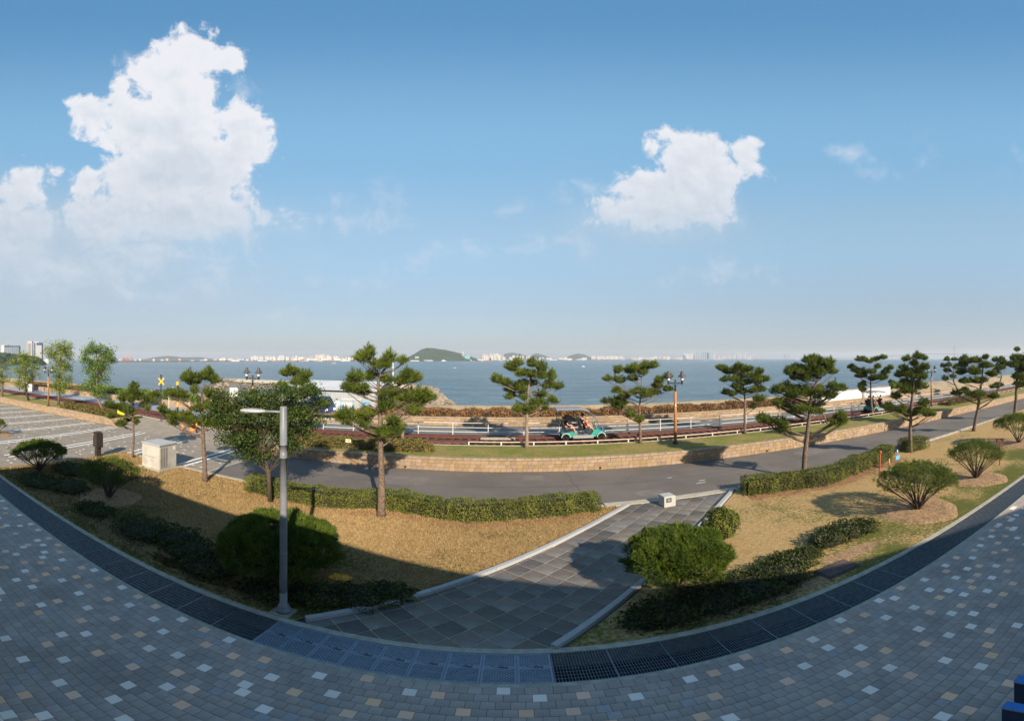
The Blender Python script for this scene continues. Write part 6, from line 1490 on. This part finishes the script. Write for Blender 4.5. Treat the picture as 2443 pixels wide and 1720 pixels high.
for i in range(16): block(rng(620,880), rng(3,6), rng(850,853), RR.choice((0,0,1,3)))
for i in range(26): block(rng(690,880), rng(6,16), rng(853,857), RR.choice((0,0,1,2,3,5)), windows=False)
for i in range(22): block(rng(230,600), rng(5,14), rng(856,860), RR.choice((0,1,2,5,4)), windows=False)
for i in range(10): block(rng(880,1150), rng(10,22), rng(855.5,857.5), RR.choice((0,2,0)), windows=False)
for i in range(22): block(rng(1152,1200), rng(3,5), rng(843,851), RR.choice((0,0,1,3)))
for i in range(14): block(rng(1200,1275), rng(4,7), rng(848,853), RR.choice((0,1,0,4)))
for i in range(18): block(1413+i*4.3+rng(-.6,.6), rng(3.2,4), rng(848.5,851), RR.choice((0,0,1)))
for i in range(26): block(rng(1275,1640), rng(5,14), rng(852.5,855.5), RR.choice((0,1,2,3)), windows=False)
for i in range(10): block(rng(1550,1600), rng(4,7), rng(849,852), RR.choice((0,3,1)))
block(1645,13,847,0, label='largest plain white block left of the blue-grey towers on the far shore', windows=False)
for i in range(9): block(1657+i*5.2, 4.2, rng(840,841.5), 4, label='blue-grey tower in the tight row on the far shore', group='blue-grey towers on the far shore')
for i in range(16): block(1630+i*2.2, 1.6, rng(841,846), 2, windows=False)
def crane(px, d, h, mt, label, grp):
    x, y = pol(px, d); t = thing('harbour_crane', label, 'crane', (x, y, -1), -(px-1221.5)/1000+RR.uniform(-.4,.4), grp); s_ = h/40
    m_ = MB()
    for a, b in ((-6,-4),(6,-4),(-6,4),(6,4)): m_.tube([(a*s_, b*s_, 0),(a*.4*s_, b*.5*s_, h*.6)], .5*s_+.3, 4)
    m_.build('legs', mt, t); MB().box(-3*s_,3*s_,-16*s_,14*s_,h*.58,h*.63).build('boom', mt, t); MB().tube([(0,0,h*.6),(0,0,h)], .4*s_+.3, 4).tube([(0,0,h),(0,-14*s_,h*.62)], .3, 4).tube([(0,0,h),(0,12*s_,h*.62)], .3, 4).build('mast', mt, t)
WHR = mat('crane_white', (.62,.58,.56), .7); RDC = mat('crane_red', (.5,.2,.16), .7); GYC = mat('crane_grey', (.25,.3,.36), .7); GRC = mat('crane_teal', (.12,.38,.35), .7)
for i in range(24):
    px = 1704+i*4.1+RR.uniform(-.8,.8); d = 2420+RR.uniform(0,200)
    x, y = pol(px, d); h = ztop(RR.uniform(841,849), d); t = thing('harbour_mast', 'thin pale or reddish mast in the dense row right of the blue-grey towers', 'mast', (x, y, -1), 0, 'crane masts on the far shore')
    MB().box(-1.1,1.1,-1.1,1.1,0,h).box(-1.1,6,-.8,.8,h*.55,h*.60).build('shaft', (WHR, RDC, FB[2])[i % 3], t)
for px in (1872,1878,1884): crane(px, 2500, 38, GYC, 'grey gantry crane standing on the hazy horizon', 'grey gantry cranes on the horizon')
for px in (295,303,312): crane(px, 980, 16, (GRC, WHR, RDC)[(px//3) % 3], 'harbour gantry crane on the left far shore', 'harbour cranes at left')
crane(1105, 1250, 28, WHR, 'white tower with platform at the right foot of the island hill', None)
t = thing('glass_hall', 'teal glass box building at the right foot of the island hill', 'building', (*pol(1115,1240), -.5), .1); MB().box(-8,8,-8,8,0,14).build('wall', mat('teal_glass', (.12,.34,.38), .3), t); MB().box(-8.5,8.5,-8.5,8.5,14,14.6).build('roof', FB[0], t)
# quay line along the far shore
for i in range(36):
    px = 560+i*33; 
    if px > 1790: break
    d = dshore(px)-8; x, y = pol(px, d); L = .022*d
    t = thing('quay', 'pale quay edge along the far shore', 'quay', (x, y, -1.5), -(px-1221.5)/1000, 'quay walls along the far shore'); MB().box(-L/2,L/2,-4,4,0,RR.uniform(1.6,3.0)).build('wall', FB[RR.choice((0,1,2,5,2))], t)
# bridge
t = thing('cable_bridge', 'very faint long cable-stayed bridge on the horizon at right', 'bridge', (*pol(2235,2700), 0))
ox_, oy_ = pol(2235, 2700); BM = mat('bridge_grey', (.30,.33,.36), .7)
prof = [(1985,854),(2040,852.5),(2082,850.5),(2130,848.5),(2170,846.5),(2200,845),(2250,844),(2300,845.5),(2350,847.5),(2400,849.5),(2445,852)]
m_ = MB(); m_.tube([(pol(px,2700)[0]-ox_, pol(px,2700)[1]-oy_, ztop(py,2700)) for px, py in prof], 1.6, 4); m_.build('deck', BM, t)
for i in range(30):
    px = 1990+i*15.5; py = np.interp(px, [p[0] for p in prof], [p[1] for p in prof]); x, y = pol(px, 2700); h = ztop(py, 2700)
    if abs(px-2233) < 40: continue
    MB().box(x-ox_-1.2,x-ox_+1.2,y-oy_-1.2,y-oy_+1.2,-1.5,h).build('pier', BM, t)
for px in (2189, 2278):
    x, y = pol(px, 2700); h = ztop(824.5, 2700); py = MB().box(x-ox_-1.6,x-ox_+1.6,y-oy_-1.6,y-oy_+1.6,-1.5,h).build('pylon', BM, t)
    cb = MB()
    for q in range(1, 8):
        for s_ in (-1, 1):
            x2, y2 = pol(px+s_*q*5.5, 2700); cb.tube([(x-ox_, y-oy_, h*(.62+.045*q)), (x2-ox_, y2-oy_, ztop(845.5, 2700))], .22, 3)
    cb.build('stay_cables', BM, t)
# boats
def boat(px, py, L, label, hull, cab_=True):
    d = 7.5/tan(max((py-855)/1000, .0028)); x, y = pol(px, d); t = thing('boat', label, 'boat', (x, y, -1.5), -(px-1221.5)/1000)
    MB().prism([(-L/2,-L*.1),(L*.3,-L*.12),(L/2,0),(L*.3,L*.12),(-L/2,L*.1)], -.2, L*.09).build('hull', hull, t)
    if cab_: MB().box(-L*.25,L*.1,-L*.07,L*.07,L*.09,L*.2).box(-L*.12,L*.02,-L*.05,L*.05,L*.2,L*.27).build('cabin', WHITE_METAL, t); MB().tube([(-L*.05,0,L*.27),(-L*.05,0,L*.42)], L*.008, 4).build('mast', GALV, t)
boat(1901, 858.2, 22, 'white passenger boat on the water near the right horizon', WHITE_METAL)
boat(1392, 875, 3.2, 'small white speedboat in open water above the first rail bike', WHITE_METAL)
boat(1059, 861.5, 14, 'white boat below the island hill', WHITE_METAL)
boat(1085, 878, 2.2, 'tiny white buoy boat right of the tallest pine', WHITE_METAL, False)
boat(797, 867, 5, 'pair of white specks of boats left of the tallest pine', WHITE_METAL, False)
boat(1772, 858.2, 26, 'dark blue ship moored off the crane masts', NAVY_D); boat(1787, 858.2, 30, 'pale ship right of the dark blue ship', FB[4])
boat(2232, 857.9, 16, 'small white boat under the faint bridge', WHITE_METAL)
for px, w in ((1160,26),(1128,12)):
    d = 1150; x, y = pol(px, d); t = thing('barge', 'long low red-brown barge off the island hill, '+('longer one' if w > 20 else 'shorter one'), 'barge', (x, y, -1.5), .05); MB().box(-w*.6,w*.6,-4,4,0,1.6).build('hull', FB[5], t); MB().box(-w*.5,-w*.3,-3,3,1.6,4).build('deckhouse', FB[0], t)

ORD = ['first','second','third','fourth','fifth','sixth','seventh','eighth','ninth','tenth']
def ordn(i):
    if i < 10: return ORD[i]
    n_ = i+1; return '%d%s' % (n_, 'th' if 10 <= n_ % 100 <= 20 else {1:'st',2:'nd',3:'rd'}.get(n_ % 10, 'th'))
MN = {'far_white':'white','far_cream':'cream','far_grey':'grey','far_pink':'pinkish','far_bluegrey':'blue-grey','far_rust':'rust-red'}
def azm(o): return 1221.5+1000*atan2(o.location[0], o.location[1])
ZONES = [(0,590,'on the far shore left of the flat-topped pine'),(590,800,'on the far shore left of the tallest pine'),(800,950,'on the far shore behind the tallest pine'),(950,1150,'at the foot of the island hill'),(1150,1275,'on the far shore above the round-crowned pine'),(1275,1410,'on the far shore above the first rail bike'),(1410,1540,'on the far shore above the open-crowned pine'),(1540,1900,'on the far shore right of the two-lantern lamp')]
rows_ = {}
for o in [o for o in bpy.data.objects if o.parent is None and o.get('group') == 'pale buildings on the far shore']:
    m_ = next(c for c in o.children if c.name.startswith('wall')).data.materials[0].name; x_p = azm(o)
    zn = next(z for z in ZONES if z[0] <= x_p < z[1]); h_ = max(v.co.z for v in next(c for c in o.children if c.name.startswith('wall')).data.vertices)
    rows_.setdefault((MN[m_], 'tall' if h_ > 12 else 'low', zn[2]), []).append((x_p, o))
for (c_, h_, z_), L in rows_.items():
    L.sort(key=lambda q: q[0])
    for i, (x_p, o) in enumerate(L):
        if 'largest plain' in o['label']: continue
        o['label'] = ('%s %s block %s' % (h_, c_, z_)) if len(L) == 1 else ('%s %s block, %s from left, %s' % (h_, c_, ordn(i), z_))
for grp, nm in (('quay walls along the far shore','pale quay edge, %s from left along the far shore'),('crane masts on the far shore','thin mast, %s from left in the dense row right of the blue-grey towers'),
                ('blue-grey towers on the far shore','blue-grey tower, %s from left in its tight row on the far shore'),('grey gantry cranes on the horizon','grey gantry crane on the hazy horizon, %s from left'),('harbour cranes at left','harbour gantry crane on the left far shore, %s from left')):
    L = sorted([(azm(o), o.name, o) for o in bpy.data.objects if o.parent is None and o.get('group') == grp])
    for i, (_, _, o) in enumerate(L): o['label'] = nm % ordn(i)

# ---- wooded headland and towers at far left
hill('headland', '', [(-120,840),(-60,842),(0,846),(30,849),(60,852),(90,857),(104,864),(112,868)], 560, 170, mat('headland_ground', (.05,.065,.03), .95, (.035,.045,.025), .1))
TREEF = leaf_mat('headland_foliage', [(.018,.035,.012),(.03,.06,.02),(.05,.085,.028)], .1)
V = []
for i in range(9000):
    px = RR.uniform(-110, 106); ph = np.interp(px, [-120,0,60,90,112], [840,846,852,857,868]); d = 560+RR.gauss(0,25)-30
    V.append((px, RR.uniform(ph-3.5 if px < 100 else ph, 868), d))
P_ = np.array([(*pol(px, d), ztop(py, d)) for px, py, d in V]); P_ = P_[P_[:,2] > -1.4]
o = link('woodland', np_mesh('woodland', leaf_quads(P_, 2.2, np.tile([0,-.5,1.0], (len(P_),1)), .8), 4), TREEF, kind='stuff', label='dark wooded headland below the two tower buildings at left', category='woodland')
GLB = mat('blue_curtain_glass', (.02,.05,.10), .5, (.04,.08,.14), .1, spec=.25)
x, y = pol(27, 640); t = thing('hotel_block', 'blue glass hotel with a white end wall on the wooded headland', 'building', (x, y, 0), 1.05)
def Z(py): return ztop(py, 640)
w_ = 26.0
MB().box(-w_/2,w_/2,-8,8,4,Z(825)).build('body', GLB, t); MB().box(-w_/2-1.5,-w_/2+3.5,-8.5,8.5,4,Z(824)).build('end_wall', FB[0], t)
MB().box(-w_/2-2,-w_/2+9,-8.6,8.6,Z(824),Z(823)).build('roof_slab', FB[2], t); MB().box(-w_/2-4,w_/2-4,-9,9,3,Z(846)).build('podium', FB[0], t)
fm = MB(); nf = 8
for f in range(nf): z = Z(846)+(Z(828)-Z(846))*f/nf; fm.box(-w_/2+3.6,w_/2+.1,-8.15,-8.02,z,z+.5)
for c_ in range(7): xx = -w_/2+5+c_*3.2; fm.box(xx,xx+.25,-8.2,-8.05,Z(846),Z(826))
fm.build('floor_bands', FB[2], t); 
x, y = pol(84, 640); t = thing('tower_block', 'tall white and dark glass apartment tower at the end of the wooded headland', 'building', (x, y, 0), 1.0)
w_ = 22.0; b0 = 0; top = Z(816)
MB().box(-w_/2,-w_/2+7,-9,9,b0,Z(814.5)).build('cream_wing', FB[1], t); MB().box(-w_/2+7,w_/2,-8.5,8.5,b0,Z(818)).build('glass_wing', GLB, t); MB().box(-w_/2+9,w_/2-4,-5,5,Z(818),Z(815.5)).build('roof_plant', FB[2], t)
fm = MB(); 
for f in range(17): z = b0+4+f*(Z(818)-8)/17; fm.box(w_/2-8,w_/2+.1,-8.8,-8.55,z,z+.9)
for xx in (-w_/2+7,-w_/2+9.5,-w_/2+12,-w_/2+13.5): fm.box(xx,xx+.6,-8.9,-8.55,b0,Z(818))
fm.build('white_fins', FB[0], t)
wn = MB()
for f in range(18):
    for c_ in range(3): z = 5+f*(Z(814.5)-8)/18; wn.box(-w_/2+.8+c_*2.1,-w_/2+2.0+c_*2.1,-9.1,-9.02,z,z+1.2)
wn.build('windows', WIN, t)
block(54, 7, 843, 2, 700, label='low grey block between the two headland towers'); block(62, 8, 847, 0, 690, label='low pale block between the two headland towers')
x, y = pol(112, 585); t = thing('waterfront_dome', 'white rounded building at the water edge of the headland', 'building', (x, y, -1)); MB().ell((0,0,0), (5,5,7), 14, 10).build('dome', FB[0], t, True)

# pieces too small to pick apart stay joined
SMALL = {'branches','stems','cage','louvres','rivets','cooling_fins','spokes','pedals','lettering','raised_lettering','floor_bands','white_fins','windows','wall_ribs','stay_cables','seat_frame','lip','needles','leaves','foliage','stakes','legs','black_marks','roof_posts','roof_frame','top_rail','edge_trim','seat_back'}
for o in bpy.data.objects:
    if o.parent is not None and o.name.split('.')[0] in SMALL: o['kind'] = 'stuff'

# ---------------------------------------------------------------- haze: one closed box of thin pale air
hz = MB().box(-5200,5200,-320,5200,-2.6,99).build('haze', None, kind='stuff')
hmt = bpy.data.materials.new('haze'); hmt.use_nodes = True; n = hmt.node_tree; n.nodes.remove(n.nodes['Principled BSDF'])
pv = NT(n, 'ShaderNodeVolumePrincipled'); pv.inputs['Color'].default_value = (.86,.92,1.0,1); pv.inputs['Density'].default_value = 0.00019; pv.inputs['Anisotropy'].default_value = 0.1
n.links.new(pv.outputs[0], n.nodes['Material Output'].inputs['Volume']); hz.data.materials.clear(); hz.data.materials.append(hmt)
